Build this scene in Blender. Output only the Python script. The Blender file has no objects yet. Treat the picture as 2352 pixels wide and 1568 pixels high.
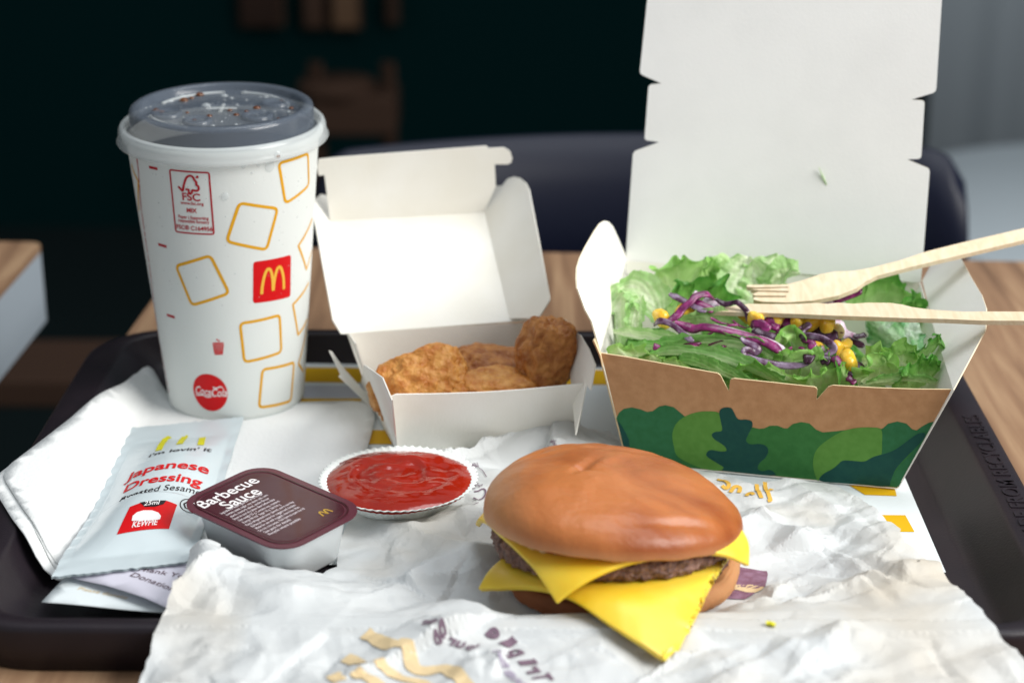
import bpy, bmesh, math, random
import numpy as np
from math import sin, cos, pi, radians, sqrt, atan2, tan, hypot
from mathutils import Vector, Matrix, noise as mnoise
from mathutils.geometry import delaunay_2d_cdt
random.seed(7); rng = np.random.default_rng(11)

scene = bpy.context.scene
COL = scene.collection
# ------------------------------------------------------------------ camera
FPX, CXP, CYP = 4500.0, 1176.0, 784.0          # focal length in pixels of a 2352 wide picture
PITCH, CAMH = radians(20.34), 360.0            # camera height above the tray floor in mm
SP, CP = sin(PITCH), cos(PITCH)
camd = bpy.data.cameras.new('camera'); cam = bpy.data.objects.new('camera', camd); COL.objects.link(cam)
cam.location = (0, 0, CAMH / 1000); cam.rotation_euler = (pi / 2 - PITCH, 0, 0)
camd.sensor_width = 36.0; camd.lens = 36.0 * FPX / 2352.0
camd.clip_start = 0.02; camd.clip_end = 60
camd.dof.use_dof = True; camd.dof.focus_distance = 0.82; camd.dof.aperture_fstop = 7.2
scene.camera = cam
# ------------------------------------------------------------------ light
world = bpy.data.worlds.new('World'); scene.world = world; world.use_nodes = True
bg = world.node_tree.nodes['Background']; bg.inputs[0].default_value = (0.88, 0.95, 1.0, 1); bg.inputs[1].default_value = 0.37
def area(name, loc, target, size, power, color, sy=None):
    d = bpy.data.lights.new(name, 'AREA'); d.shape = 'RECTANGLE'; d.size = size; d.size_y = sy or size
    d.energy = power; d.color = color
    o = bpy.data.objects.new(name, d); COL.objects.link(o); o.location = loc
    v = Vector(target) - Vector(loc); o.rotation_euler = v.to_track_quat('-Z', 'Y').to_euler()
    return o
area('window_light', (1.28, 0.26, 1.05), (0.0, 0.78, 0.02), 1.0, 38, (1.0, 0.985, 0.95), 0.9)
area('ceiling_light', (0.35, 1.05, 1.65), (0.0, 0.80, 0.0), 0.8, 12, (0.93, 0.97, 1.0), 0.9)
scene.view_settings.view_transform = 'Standard'; scene.view_settings.look = 'None'
scene.view_settings.exposure = 0.0; scene.view_settings.gamma = 1.0
scene.cycles.max_bounces = 10; scene.cycles.transparent_max_bounces = 16; scene.cycles.diffuse_bounces = 5

# ------------------------------------------------------------------ geometry helpers (all millimetres)
def ray(px, py):
    u = (px - CXP) / FPX; v = (CYP - py) / FPX
    return np.array([u, CP + v * SP, -SP + v * CP])
CAM = np.array([0, 0, CAMH])
def atz(px, py, z=0.0):
    d = ray(px, py); return CAM + d * ((z - CAMH) / d[2])
def atY(px, py, Y):
    d = ray(px, py); return CAM + d * (Y / d[1])
def onp(px, py, P0, n):
    d = ray(px, py); return CAM + d * (np.dot(np.array(P0) - CAM, n) / np.dot(d, n))
def plane3(a, b, c):
    a, b, c = map(np.array, (a, b, c)); n = np.cross(b - a, c - a); n = n / np.linalg.norm(n)
    if np.dot(n, CAM - a) < 0: n = -n
    return a, n
# enlarged views of the photograph in which details were read off: (x0, y0, scale)
VIEWS = {'z1': (400, 300, 2.24), 'z2': (500, 950, 1.96), 'z3': (1200, 550, 1.2064), 'z4': (0, 1600, 1.742),
         'z5': (700, 1750, 1.8816), 'z6': (1800, 1700, 1.6504), 'z7': (2300, 950, 1.4933), 'z8': (2900, 850, 1.3637),
         'lid': (2300, 0, 1.3096), 'nug': (1250, 1200, 2.0452), 'ca': (2350, 980, 3.0154), 'cb': (2850, 1200, 3.4846),
         'wr': (1250, 2400, 2.24), 'wp': (2750, 2150, 4.48), 'wf': (2750, 1850, 3.6185), 'br': (3000, 1700, 1.521),
         'fs': (650, 600, 4.1267), 'bq': (750, 1850, 3.36), 'ft': (1750, 1650, 2.8507), 'rc': (150, 2200, 3.92), 'cc': (3300, 1050, 2.8508)}
def Z(k, pts):
    x0, y0, s = VIEWS[k]
    return [((x0 + p[0] / s) / 1.7415, (y0 + p[1] / s) / 1.7415) for p in pts]

def new_obj(name, me, mat, parent=None, origin=None, smooth=False):
    """me: mesh in world mm. Scales to metres, sets origin, links."""
    co = np.empty(len(me.vertices) * 3); me.vertices.foreach_get('co', co); co = co.reshape(-1, 3)
    if parent is not None: og = np.array(parent['_o'])
    elif origin is not None: og = np.array(origin, float)
    else: og = np.array([(co[:, 0].min() + co[:, 0].max()) / 2, (co[:, 1].min() + co[:, 1].max()) / 2, co[:, 2].min()])
    co2 = (co - og) / 1000.0
    me.vertices.foreach_set('co', co2.ravel()); me.update()
    o = bpy.data.objects.new(name, me); COL.objects.link(o)
    o['_o'] = [float(v) for v in og]
    if parent is not None:
        o.parent = parent; o['_o'] = list(parent['_o'])
    else: o.location = tuple(og / 1000.0)
    if mat is not None:
        for m in (mat if isinstance(mat, (list, tuple)) else [mat]): me.materials.append(m)
    if smooth: me.polygons.foreach_set('use_smooth', [True] * len(me.polygons))
    return o
def mk(name, V, Fc, mat, parent=None, smooth=False, origin=None, sub=0):
    me = bpy.data.meshes.new(name); me.from_pydata([tuple(map(float, v)) for v in V], [], [tuple(f) for f in Fc]); me.validate()
    o = new_obj(name, me, mat, parent, origin, smooth)
    if sub:
        m = o.modifiers.new('subd', 'SUBSURF'); m.levels = sub; m.render_levels = sub
    return o
def thing(name, label, cat, base, group=None):
    o = bpy.data.objects.new(name, None); COL.objects.link(o)
    o['_o'] = [float(v) for v in base]; o.location = tuple(np.array(base, float) / 1000)
    return tag(o, label, cat, group)
def tag(o, label=None, cat=None, group=None, kind=None):
    if label: o['label'] = label
    if cat: o['category'] = cat
    if group: o['group'] = group
    if kind: o['kind'] = kind
    return o
def solid(o, th, off=0.0):
    m = o.modifiers.new('thickness', 'SOLIDIFY'); m.thickness = th / 1000.0; m.offset = off; return o
def catmull(pts, n):
    P = [np.array(p, float) for p in pts]; P = [2 * P[0] - P[1]] + P + [2 * P[-1] - P[-2]]
    out = []; segs = len(P) - 3
    for i in range(n):
        t = i / (n - 1) * segs; k = min(int(t), segs - 1); t -= k
        a, b, c, d = P[k:k + 4]
        out.append(0.5 * ((2 * b) + (-a + c) * t + (2 * a - 5 * b + 4 * c - d) * t * t + (-a + 3 * b - 3 * c + d) * t ** 3))
    return out
def closed_smooth(pts, n_per=4):
    P = [np.array(p, float) for p in pts]; N = len(P); out = []
    for i in range(N):
        a, b, c, d = P[i - 1], P[i], P[(i + 1) % N], P[(i + 2) % N]
        for j in range(n_per):
            t = j / n_per
            out.append(0.5 * ((2 * b) + (-a + c) * t + (2 * a - 5 * b + 4 * c - d) * t * t + (-a + 3 * b - 3 * c + d) * t ** 3))
    return out
def dens(pts, step, closed=True):
    out = []; N = len(pts)
    for i in range(N if closed else N - 1):
        a = np.array(pts[i], float); b = np.array(pts[(i + 1) % N], float); L = np.linalg.norm(b - a); k = max(1, int(L / step))
        for j in range(k): out.append(a + (b - a) * j / k)
    if not closed: out.append(np.array(pts[-1], float))
    return out
def rounded(pts, r, n=4):
    """round the corners of a 2-D polygon"""
    out = []; N = len(pts)
    for i in range(N):
        p0, p1, p2 = (np.array(pts[(i + k) % N], float) for k in (-1, 0, 1))
        a = p0 - p1; b = p2 - p1; la, lb = np.linalg.norm(a), np.linalg.norm(b); rr = min(r, la * .45, lb * .45)
        A = p1 + a / la * rr; B = p1 + b / lb * rr
        for j in range(n + 1):
            t = j / n; out.append((1 - t) ** 2 * A + 2 * t * (1 - t) * p1 + t * t * B)
    return out
def cdt_fill(outline, step, jit=0.35):
    """2-D polygon -> (verts2d, tris) with interior points about `step` apart"""
    o = [np.array(p[:2], float) for p in outline]; A = np.array(o)
    vs = [Vector((p[0], p[1])) for p in o]; n = len(vs)
    ed = [(i, (i + 1) % n) for i in range(n)]
    if step:
        xs = np.arange(A[:, 0].min() + step * .5, A[:, 0].max(), step); ys = np.arange(A[:, 1].min() + step * .5, A[:, 1].max(), step)
        if len(xs) and len(ys):
            G = np.array([(x + (step * .5 if j % 2 else 0), y) for j, y in enumerate(ys) for x in xs]); G += rng.uniform(-jit, jit, G.shape) * step
            ins = np.zeros(len(G), bool); x, y = G[:, 0], G[:, 1]; mind = np.full(len(G), 1e9)
            for i in range(n):
                x1, y1 = A[i]; x2, y2 = A[(i + 1) % n]
                c = ((y1 > y) != (y2 > y)) & (x < (x2 - x1) * (y - y1) / ((y2 - y1) if y2 != y1 else 1e-9) + x1); ins ^= c
                L2 = (x2 - x1) ** 2 + (y2 - y1) ** 2 + 1e-12; t = np.clip(((x - x1) * (x2 - x1) + (y - y1) * (y2 - y1)) / L2, 0, 1)
                mind = np.minimum(mind, np.hypot(x - x1 - t * (x2 - x1), y - y1 - t * (y2 - y1)))
            G = G[ins & (mind > step * .3)]
            vs += [Vector((float(a), float(b))) for a, b in G]
    rv, re, rf, _, _, _ = delaunay_2d_cdt(vs, ed, [list(range(n))], 2, 1e-5)
    return [(v.x, v.y) for v in rv], [tuple(f) for f in rf]
def stroke2(pts, w, closed=False, taper=None):
    """2-D ribbon"""
    P = [np.array(p[:2], float) for p in pts]; N = len(P); V = []; Fc = []
    for i in range(N):
        if closed: a, b = P[i - 1], P[(i + 1) % N]
        else: a, b = P[max(i - 1, 0)], P[min(i + 1, N - 1)]
        d = b - a; d = d / (np.linalg.norm(d) + 1e-9); nn = np.array([-d[1], d[0]])
        ww = w if taper is None else w * taper(i / (N - 1))
        V += [tuple(P[i] + nn * ww / 2), tuple(P[i] - nn * ww / 2)]
    for i in range(N if closed else N - 1):
        j = (i + 1) % N; Fc.append((2 * i, 2 * i + 1, 2 * j + 1, 2 * j))
    return V, Fc
class Geo:
    def __init__(s): s.V = []; s.F = []
    def add(s, VF):
        k = len(s.V); s.V += list(VF[0]); s.F += [tuple(i + k for i in f) for f in VF[1]]; return s
    def mapped(s, fn): return [fn(*v) for v in s.V], s.F
_tc = {}
def text2(txt, size=1.0, bold=0.0, sx=1.0, shear=0.0, align='LEFT', cut=None, spacing=1.0):
    key = (txt, bold, shear, align, spacing)
    if key not in _tc:
        cu = bpy.data.curves.new('t', 'FONT'); cu.body = txt; cu.size = 1.0; cu.offset = bold; cu.shear = shear; cu.align_x = align
        cu.resolution_u = 4; cu.space_character = spacing; cu.fill_mode = 'FRONT' if hasattr(cu, 'fill_mode') else 'BOTH'
        ob = bpy.data.objects.new('t', cu); me = bpy.data.meshes.new_from_object(ob)
        V = [(v.co.x, v.co.y) for v in me.vertices]; Fc = [tuple(p.vertices) for p in me.polygons]
        bpy.data.objects.remove(ob); bpy.data.curves.remove(cu); bpy.data.meshes.remove(me); _tc[key] = (V, Fc)
    V, Fc = _tc[key]; V = [(x * size * sx, y * size) for x, y in V]
    if cut: V, Fc = gridcut(V, Fc, cut)
    return V, Fc
def gridcut(V, Fc, step):
    bm = bmesh.new(); vv = [bm.verts.new((v[0], v[1], 0)) for v in V]
    for f in Fc:
        try: bm.faces.new([vv[i] for i in f])
        except ValueError: pass
    A = np.array(V)
    for ax in (0, 1):
        k = math.ceil(A[:, ax].min() / step)
        while k * step < A[:, ax].max():
            co = [0, 0, 0]; no = [0, 0, 0]; co[ax] = k * step; no[ax] = 1
            bmesh.ops.bisect_plane(bm, geom=bm.verts[:] + bm.edges[:] + bm.faces[:], plane_co=co, plane_no=no, dist=1e-6); k += 1
    bm.verts.index_update(); V2 = [(v.co.x, v.co.y) for v in bm.verts]; F2 = [tuple(v.index for v in f.verts) for f in bm.faces]; bm.free(); return V2, F2
def xf2(VF, ox=0, oy=0, rot=0, sx=1, sy=1):
    c, s = cos(rot), sin(rot)
    return [(ox + (x * sx) * c - (y * sy) * s, oy + (x * sx) * s + (y * sy) * c) for x, y in VF[0]], VF[1]
def lathe(prof, n, c, wob=None):
    V = []; Fc = []; m = len(prof)
    for i in range(n):
        th = 2 * pi * i / n
        for k, (r, z) in enumerate(prof):
            if wob: r, z = wob(r, z, th, k)
            V.append((c[0] + r * cos(th), c[1] + r * sin(th), c[2] + z))
    for i in range(n):
        j = (i + 1) % n
        for k in range(m - 1): Fc.append((i * m + k, j * m + k, j * m + k + 1, i * m + k + 1))
    return V, Fc
def boxVF(x0, x1, y0, y1, z0, z1):
    V = [(x, y, z) for z in (z0, z1) for y in (y0, y1) for x in (x0, x1)]
    return V, [(0, 2, 3, 1), (4, 5, 7, 6), (0, 1, 5, 4), (2, 6, 7, 3), (0, 4, 6, 2), (1, 3, 7, 5)]
def bevel(o, w, seg=3):
    m = o.modifiers.new('bev', 'BEVEL'); m.width = w / 1000; m.segments = seg; m.limit_method = 'ANGLE'; return o
def tube(pts, rad, n=8, flat=1.0, up=(0, 0, 1), cap=True, twist=0.0, sq=False):
    """swept ellipse: rad(t) half width, flat = thickness ratio"""
    P = [np.array(p, float) for p in pts]; N = len(P); V = []; Fc = []; up = np.array(up, float)
    sprev = None
    for i in range(N):
        d = P[min(i + 1, N - 1)] - P[max(i - 1, 0)]; d /= np.linalg.norm(d) + 1e-9
        s = np.cross(d, up) if sprev is None else sprev - d * np.dot(sprev, d)
        if np.linalg.norm(s) < 1e-3: s = np.cross(d, (1, .3, .2))
        s /= np.linalg.norm(s) + 1e-9; sprev = s; u = np.cross(s, d)
        a0 = twist * i / N; s, u = s * cos(a0) + u * sin(a0), -s * sin(a0) + u * cos(a0)
        r = rad(i / (N - 1)) if callable(rad) else rad
        for k in range(n):
            a = 2 * pi * k / n; ca, sa2 = cos(a), sin(a); k_ = (abs(ca) ** 4 + abs(sa2) ** 4) ** -.25 if sq else 1; V.append(P[i] + s * ca * k_ * r + u * sa2 * k_ * r * flat)
    for i in range(N - 1):
        for k in range(n): Fc.append((i * n + k, i * n + (k + 1) % n, (i + 1) * n + (k + 1) % n, (i + 1) * n + k))
    if cap: Fc.append(tuple(range(n))); Fc.append(tuple((N - 1) * n + k for k in range(n)))
    return V, Fc
def fbm(x, y, z, sc=1.0, oc=4):
    v = 0; a = 1
    for _ in range(oc):
        v += a * mnoise.noise(Vector((x * sc, y * sc, z * sc))); sc *= 2.1; a *= .5
    return v

# ------------------------------------------------------------------ materials
def srgb(h):
    h = h.lstrip('#'); c = [int(h[i:i + 2], 16) / 255 for i in (0, 2, 4)]
    return tuple((x / 12.92 if x <= .04045 else ((x + .055) / 1.055) ** 2.4) for x in c) + (1,)
def mat(name, col, rough=.6, spec=.4, bump=0, bscale=400, var=None, vscale=60, vdet=4, coat=0, coatr=.1, trans=0, sss=0, alpha=1, tr_col=None, metallic=0, bdet=4, vlo=.35, vhi=.65, sheen=0, bdist=.001):
    m = bpy.data.materials.new(name); m.use_nodes = True; nt = m.node_tree; N = nt.nodes; L = nt.links
    b = N['Principled BSDF']; out = N['Material Output']
    c = srgb(col) if isinstance(col, str) else tuple(col) + (1,) * (4 - len(col))
    b.inputs['Base Color'].default_value = c; b.inputs['Roughness'].default_value = rough; b.inputs['Specular IOR Level'].default_value = spec
    b.inputs['Metallic'].default_value = metallic; b.inputs['Coat Weight'].default_value = coat; b.inputs['Coat Roughness'].default_value = coatr
    b.inputs['Transmission Weight'].default_value = trans; b.inputs['Alpha'].default_value = alpha
    if sss: b.inputs['Subsurface Weight'].default_value = sss; b.inputs['Subsurface Scale'].default_value = .004; b.inputs['Subsurface Radius'].default_value = (1, .5, .25)
    tc = N.new('ShaderNodeTexCoord'); m['tc'] = tc.name
    if var:
        n = N.new('ShaderNodeTexNoise'); n.inputs['Scale'].default_value = vscale; n.inputs['Detail'].default_value = vdet; L.new(tc.outputs['Object'], n.inputs['Vector'])
        r = N.new('ShaderNodeValToRGB'); r.color_ramp.elements[0].position = vlo; r.color_ramp.elements[1].position = vhi
        r.color_ramp.elements[0].color = c; r.color_ramp.elements[1].color = srgb(var) if isinstance(var, str) else tuple(var)
        L.new(n.outputs['Fac'], r.inputs['Fac']); L.new(r.outputs['Color'], b.inputs['Base Color'])
    if bump:
        n = N.new('ShaderNodeTexNoise'); n.inputs['Scale'].default_value = bscale; n.inputs['Detail'].default_value = bdet; L.new(tc.outputs['Object'], n.inputs['Vector'])
        bp = N.new('ShaderNodeBump'); bp.inputs['Strength'].default_value = bump; bp.inputs['Distance'].default_value = bdist
        L.new(n.outputs['Fac'], bp.inputs['Height']); L.new(bp.outputs['Normal'], b.inputs['Normal'])
    if tr_col is not None:
        t = N.new('ShaderNodeBsdfTranslucent'); t.inputs['Color'].default_value = srgb(tr_col[0]); mx = N.new('ShaderNodeMixShader'); mx.inputs[0].default_value = tr_col[1]
        L.new(b.outputs[0], mx.inputs[1]); L.new(t.outputs[0], mx.inputs[2]); L.new(mx.outputs[0], out.inputs['Surface'])
        if bump: L.new(bp.outputs['Normal'], t.inputs['Normal'])
    return m
def woodmat(name, c1, c2, c3, scale=9, rot=0.0, rough=.5, stretch=14):
    m = bpy.data.materials.new(name); m.use_nodes = True; nt = m.node_tree; N = nt.nodes; L = nt.links; b = N['Principled BSDF']
    b.inputs['Roughness'].default_value = rough; b.inputs['Specular IOR Level'].default_value = .3
    tc = N.new('ShaderNodeTexCoord'); mp = N.new('ShaderNodeMapping'); mp.inputs['Scale'].default_value = (stretch, 1, stretch); mp.inputs['Rotation'].default_value = (0, 0, rot)
    L.new(tc.outputs['Object'], mp.inputs['Vector'])
    n = N.new('ShaderNodeTexNoise'); n.inputs['Scale'].default_value = scale; n.inputs['Detail'].default_value = 8; n.inputs['Distortion'].default_value = .6; L.new(mp.outputs[0], n.inputs['Vector'])
    r = N.new('ShaderNodeValToRGB'); e = r.color_ramp.elements; e[0].position = .3; e[0].color = srgb(c1); e[1].position = .7; e[1].color = srgb(c3); k = r.color_ramp.elements.new(.5); k.color = srgb(c2)
    L.new(n.outputs['Fac'], r.inputs['Fac']); L.new(r.outputs[0], b.inputs['Base Color'])
    bp = N.new('ShaderNodeBump'); bp.inputs['Strength'].default_value = .15; bp.inputs['Distance'].default_value = .0005; L.new(n.outputs['Fac'], bp.inputs['Height']); L.new(bp.outputs[0], b.inputs['Normal'])
    return m
M = {}
M['paper'] = mat('napkin_paper', '#eeefee', .9, .1, .3, 500)
M['card'] = mat('white_card', '#eceae4', .75, .15, .1, 900, var='#e6e3da', vscale=30)
M['cardedge'] = mat('card_edge', '#e8dcc0', .8, .1)
M['liner'] = mat('liner_paper', '#dfe6e8', .7, .2, .05, 300)
M['wrap'] = mat('wrapper_paper', '#d9dcdd', .5, .35, .3, 120, var='#cdc3b3', vscale=13, vdet=3, vlo=.5, vhi=.78, tr_col=('#dcd6c8', .14), bdist=.0008)
M['cup'] = mat('cup_paper', '#dde1de', .55, .25, .05, 700)
M['red'] = mat('print_red', '#cf0a12', .5, .25)
M['darkred'] = mat('print_dark_red', '#b01426', .55, .25)
M['ochre'] = mat('print_ochre', '#dda216', .55, .25)
M['gold'] = mat('print_gold', '#eab544', .55, .25)
M['whitep'] = mat('print_white', '#f0ecec', .5, .25)
M['yellow'] = mat('print_yellow', '#dbab12', .6, .25)
M['lime'] = mat('print_lime', '#d2cc1c', .5, .3)
M['black'] = mat('print_black', '#241a20', .5, .3)
M['greyp'] = mat('print_grey', '#6d5c66', .6, .25)
M['purplep'] = mat('print_purple', '#75606f', .6, .2)
M['orangep'] = mat('print_orange', '#dcc49a', .6, .2)
M['plum'] = mat('print_plum', '#7a5566', .6, .2, var='#8f6f84', vscale=300)
M['tray'] = mat('tray_plastic', '#1c161d', .42, .4, .12, 900, var='#231b21', vscale=40)
M['kraft'] = mat('kraft_board', '#bf926a', .8, .15, .12, 700, var='#b3865f', vscale=220, vdet=6)
M['kedge'] = mat('kraft_edge', '#ddc7a0', .85, .1)
M['g1'] = mat('print_green_a', '#2f6a42', .75, .15, .1, 700, var='#34704a', vscale=300)
M['g2'] = mat('print_green_b', '#36703a', .75, .15, .1, 700, var='#3d7840', vscale=300)
M['g3'] = mat('print_green_light', '#588a3c', .75, .15, .1, 700, var='#5f9143', vscale=300)
M['g4'] = mat('print_green_dark', '#1c4a45', .75, .15, .1, 700, var='#205047', vscale=300)
M['lid'] = mat('lid_plastic', '#69727f', .16, .6, .03, 200, alpha=.40)
M['lidwhite'] = mat('lid_skirt_plastic', '#dfe4e4', .2, .6, .03, 200, alpha=.38)
M['amber'] = mat('cola_drop', '#8a4708', .05, .8, trans=.6)
M['water'] = mat('water_drop', '#e8eef0', .04, .9, alpha=.3)
M['cola'] = mat('cola_drink', '#1a0d0a', .08, .5)
M['sachet'] = mat('sachet_foil', '#ccd7db', .24, .5, .10, 60, bdist=.001)
M['tub'] = mat('tub_plastic', '#e6ebed', .3, .5, alpha=.9)
M['bbq'] = mat('tub_lid_film', '#43161f', .2, .5, .12, 70)
M['bbqframe'] = mat('tub_lid_rim', '#5a2a36', .22, .5, .05, 120)
M['bbqdark'] = mat('tub_lid_panel', '#40081a', .12, .6, .3, 22)
M['ketchup'] = mat('ketchup_sauce', '#8f1a08', .15, .55, .03, 90, var='#9c200b', vscale=50, sss=.15, bdist=.0008)
M['pcup'] = mat('pleated_paper', '#e9edea', .7, .2)
M['bamboo'] = woodmat('birch_wood', '#dbc5a4', '#e2cfb0', '#e8d8bd', 16, radians(86), .65, 22)
M['table'] = woodmat('table_oak', '#765a45', '#927258', '#a98a6c', 7, radians(8), .5, 16)
M['chair'] = mat('chair_plastic', '#0b1024', .45, .3)
M['blackchair'] = mat('black_plastic', '#07080c', .45, .4)
M['wall'] = mat('dark_wall_paint', (.002, .014, .015), .95, .0)
M['grey'] = mat('grey_curtain', '#bcc6ce', .9, .1)
M['floor'] = mat('dark_floor', (.006, .012, .013), .8, .1)
M['brown'] = mat('brown_wood_far', '#413027', .8, .1)
M['wtable'] = mat('white_laminate', '#c6d0d6', .4, .3)
M['wtop'] = mat('grey_table_edge', '#a3adb6', .6, .2)
M['cheese'] = mat('cheese_slice', '#f9cb2a', .30, .5, .05, 200, sss=.35, var='#fbd74e', vscale=40)
M['corn'] = mat('corn_kernel', '#e8b428', .22, .5, .08, 300, var='#f3cf5c', vscale=120, sss=.3)
M['cornpale'] = mat('corn_tip', '#e9d79a', .3, .5, sss=.3)

def cabbage_mat(name, c1, c2, lo=.42, hi=.62):
    m = mat(name, c1, .25, .5, .25, 300, var=c2, vscale=260, vlo=lo, vhi=hi, vdet=3); return m
M['cab'] = cabbage_mat('red_cabbage', '#5e0f45', '#8a2a69')
M['cabdark'] = cabbage_mat('red_cabbage_dark', '#2c0a22', '#56304f', .45, .7)
M['cabgrey'] = cabbage_mat('red_cabbage_lilac', '#4a2340', '#85708a', .4, .62)
M['cabwhite'] = cabbage_mat('red_cabbage_flesh', '#cdbac8', '#7e2a60', .5, .68)

def leafmat(name, pale, green, dark, trans=.4, rough=.36, dress=None):
    """colour runs from pale rib (attribute 'e' = 0) to green edge (1)"""
    m = bpy.data.materials.new(name); m.use_nodes = True; nt = m.node_tree; N = nt.nodes; L = nt.links; b = N['Principled BSDF']; out = N['Material Output']
    b.inputs['Roughness'].default_value = rough; b.inputs['Specular IOR Level'].default_value = .45
    at = N.new('ShaderNodeAttribute'); at.attribute_name = 'e'
    tc = N.new('ShaderNodeTexCoord'); n = N.new('ShaderNodeTexNoise'); n.inputs['Scale'].default_value = 170; n.inputs['Detail'].default_value = 5; L.new(tc.outputs['Object'], n.inputs['Vector'])
    ad = N.new('ShaderNodeMath'); ad.operation = 'MULTIPLY_ADD'; ad.inputs[1].default_value = .9; L.new(n.outputs['Fac'], ad.inputs[0])
    sb = N.new('ShaderNodeMath'); sb.operation = 'SUBTRACT'; sb.inputs[1].default_value = .45; L.new(at.outputs['Fac'], sb.inputs[0]); L.new(sb.outputs[0], ad.inputs[2])
    r = N.new('ShaderNodeValToRGB'); e = r.color_ramp.elements; e[0].position = .05; e[0].color = srgb(pale); e[1].position = 1.0; e[1].color = srgb(dark); k = e.new(.55); k.color = srgb(green)
    L.new(ad.outputs[0], r.inputs['Fac']); colout = r.outputs[0]
    if dress:
        n3 = N.new('ShaderNodeTexNoise'); n3.inputs['Scale'].default_value = 130; n3.inputs['Detail'].default_value = 3; L.new(tc.outputs['Object'], n3.inputs['Vector'])
        r3 = N.new('ShaderNodeValToRGB'); r3.color_ramp.elements[0].position = .5; r3.color_ramp.elements[1].position = .62; L.new(n3.outputs['Fac'], r3.inputs['Fac'])
        mx = N.new('ShaderNodeMix'); mx.data_type = 'RGBA'; L.new(r3.outputs[0], mx.inputs[0]); L.new(colout, mx.inputs[6]); mx.inputs[7].default_value = srgb(dress); colout = mx.outputs[2]
    L.new(colout, b.inputs['Base Color'])
    n2 = N.new('ShaderNodeTexVoronoi'); n2.feature = 'DISTANCE_TO_EDGE'; n2.inputs['Scale'].default_value = 230; L.new(tc.outputs['Object'], n2.inputs['Vector'])
    n4 = N.new('ShaderNodeTexNoise'); n4.inputs['Scale'].default_value = 350; n4.inputs['Detail'].default_value = 4; L.new(tc.outputs['Object'], n4.inputs['Vector'])
    a2 = N.new('ShaderNodeMath'); a2.operation = 'ADD'; L.new(n2.outputs['Distance'], a2.inputs[0]); L.new(n4.outputs['Fac'], a2.inputs[1])
    bp = N.new('ShaderNodeBump'); bp.inputs['Strength'].default_value = .5; bp.inputs['Distance'].default_value = .0012; L.new(a2.outputs[0], bp.inputs['Height']); L.new(bp.outputs[0], b.inputs['Normal'])
    t = N.new('ShaderNodeBsdfTranslucent'); L.new(colout, t.inputs['Color']); ms = N.new('ShaderNodeMixShader'); ms.inputs[0].default_value = trans
    L.new(b.outputs[0], ms.inputs[1]); L.new(t.outputs[0], ms.inputs[2]); L.new(ms.outputs[0], out.inputs['Surface'])
    return m
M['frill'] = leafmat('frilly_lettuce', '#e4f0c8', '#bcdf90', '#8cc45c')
M['frilldark'] = leafmat('frilly_lettuce_dark', '#c0e09a', '#8bc163', '#559a3c')  # darker green leaves; also carries painted shade down in the lettuce bed
M['pale'] = leafmat('pale_lettuce', '#e9f0d4', '#d3e6b6', '#a9d288')
M['romaine'] = leafmat('romaine_lettuce', '#d2e5b4', '#9dcb7e', '#78b35c')
M['dress'] = leafmat('dressed_lettuce', '#c4e3bc', '#7fb878', '#3f8450', dress='#cfe2cd')

def bunmat(name, base, dark, pale):
    m = bpy.data.materials.new(name); m.use_nodes = True; nt = m.node_tree; N = nt.nodes; L = nt.links; b = N['Principled BSDF']
    b.inputs['Roughness'].default_value = .42; b.inputs['Specular IOR Level'].default_value = .5; b.inputs['Subsurface Weight'].default_value = .1; b.inputs['Subsurface Scale'].default_value = .003
    tc = N.new('ShaderNodeTexCoord'); at = N.new('ShaderNodeAttribute'); at.attribute_name = 'e'
    n = N.new('ShaderNodeTexNoise'); n.inputs['Scale'].default_value = 22; n.inputs['Detail'].default_value = 6; n.inputs['Distortion'].default_value = .5; L.new(tc.outputs['Object'], n.inputs['Vector'])
    r = N.new('ShaderNodeValToRGB'); r.color_ramp.elements[0].position = .42; r.color_ramp.elements[0].color = srgb(base); r.color_ramp.elements[1].position = .64; r.color_ramp.elements[1].color = srgb(dark); L.new(n.outputs['Fac'], r.inputs['Fac'])
    mx = N.new('ShaderNodeMix'); mx.data_type = 'RGBA'; L.new(at.outputs['Fac'], mx.inputs[0]); L.new(r.outputs[0], mx.inputs[6]); mx.inputs[7].default_value = srgb(pale); L.new(mx.outputs[2], b.inputs['Base Color'])
    n2 = N.new('ShaderNodeTexNoise'); n2.inputs['Scale'].default_value = 500; n2.inputs['Detail'].default_value = 3; L.new(tc.outputs['Object'], n2.inputs['Vector'])
    n5 = N.new('ShaderNodeTexNoise'); n5.inputs['Scale'].default_value = 45; n5.inputs['Detail'].default_value = 2; L.new(tc.outputs['Object'], n5.inputs['Vector'])
    a2 = N.new('ShaderNodeMath'); a2.operation = 'MULTIPLY_ADD'; a2.inputs[1].default_value = 4.0; L.new(n5.outputs['Fac'], a2.inputs[0]); L.new(n2.outputs['Fac'], a2.inputs[2])
    bp = N.new('ShaderNodeBump'); bp.inputs['Strength'].default_value = .35; bp.inputs['Distance'].default_value = .0006; L.new(a2.outputs[0], bp.inputs['Height']); L.new(bp.outputs[0], b.inputs['Normal'])
    return m
M['bun'] = bunmat('bun_crust', '#b86e39', '#934b1e', '#cf9f6e')
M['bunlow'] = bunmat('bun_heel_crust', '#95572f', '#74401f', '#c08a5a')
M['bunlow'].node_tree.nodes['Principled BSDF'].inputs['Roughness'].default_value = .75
M['patty'] = mat('beef_patty', '#523229', .45, .5, 1.0, 300, var='#96705f', vscale=380, bdist=.004)
M['nugget'] = mat('nugget_batter', '#b56c24', .42, .45, .8, 420, var='#d89c52', vscale=200, vdet=8, bdist=.0018)
M['nuggetdark'] = mat('nugget_batter_brown', '#94541e', .45, .45, .8, 420, var='#bd8040', vscale=200, vdet=8, bdist=.0018)
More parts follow.
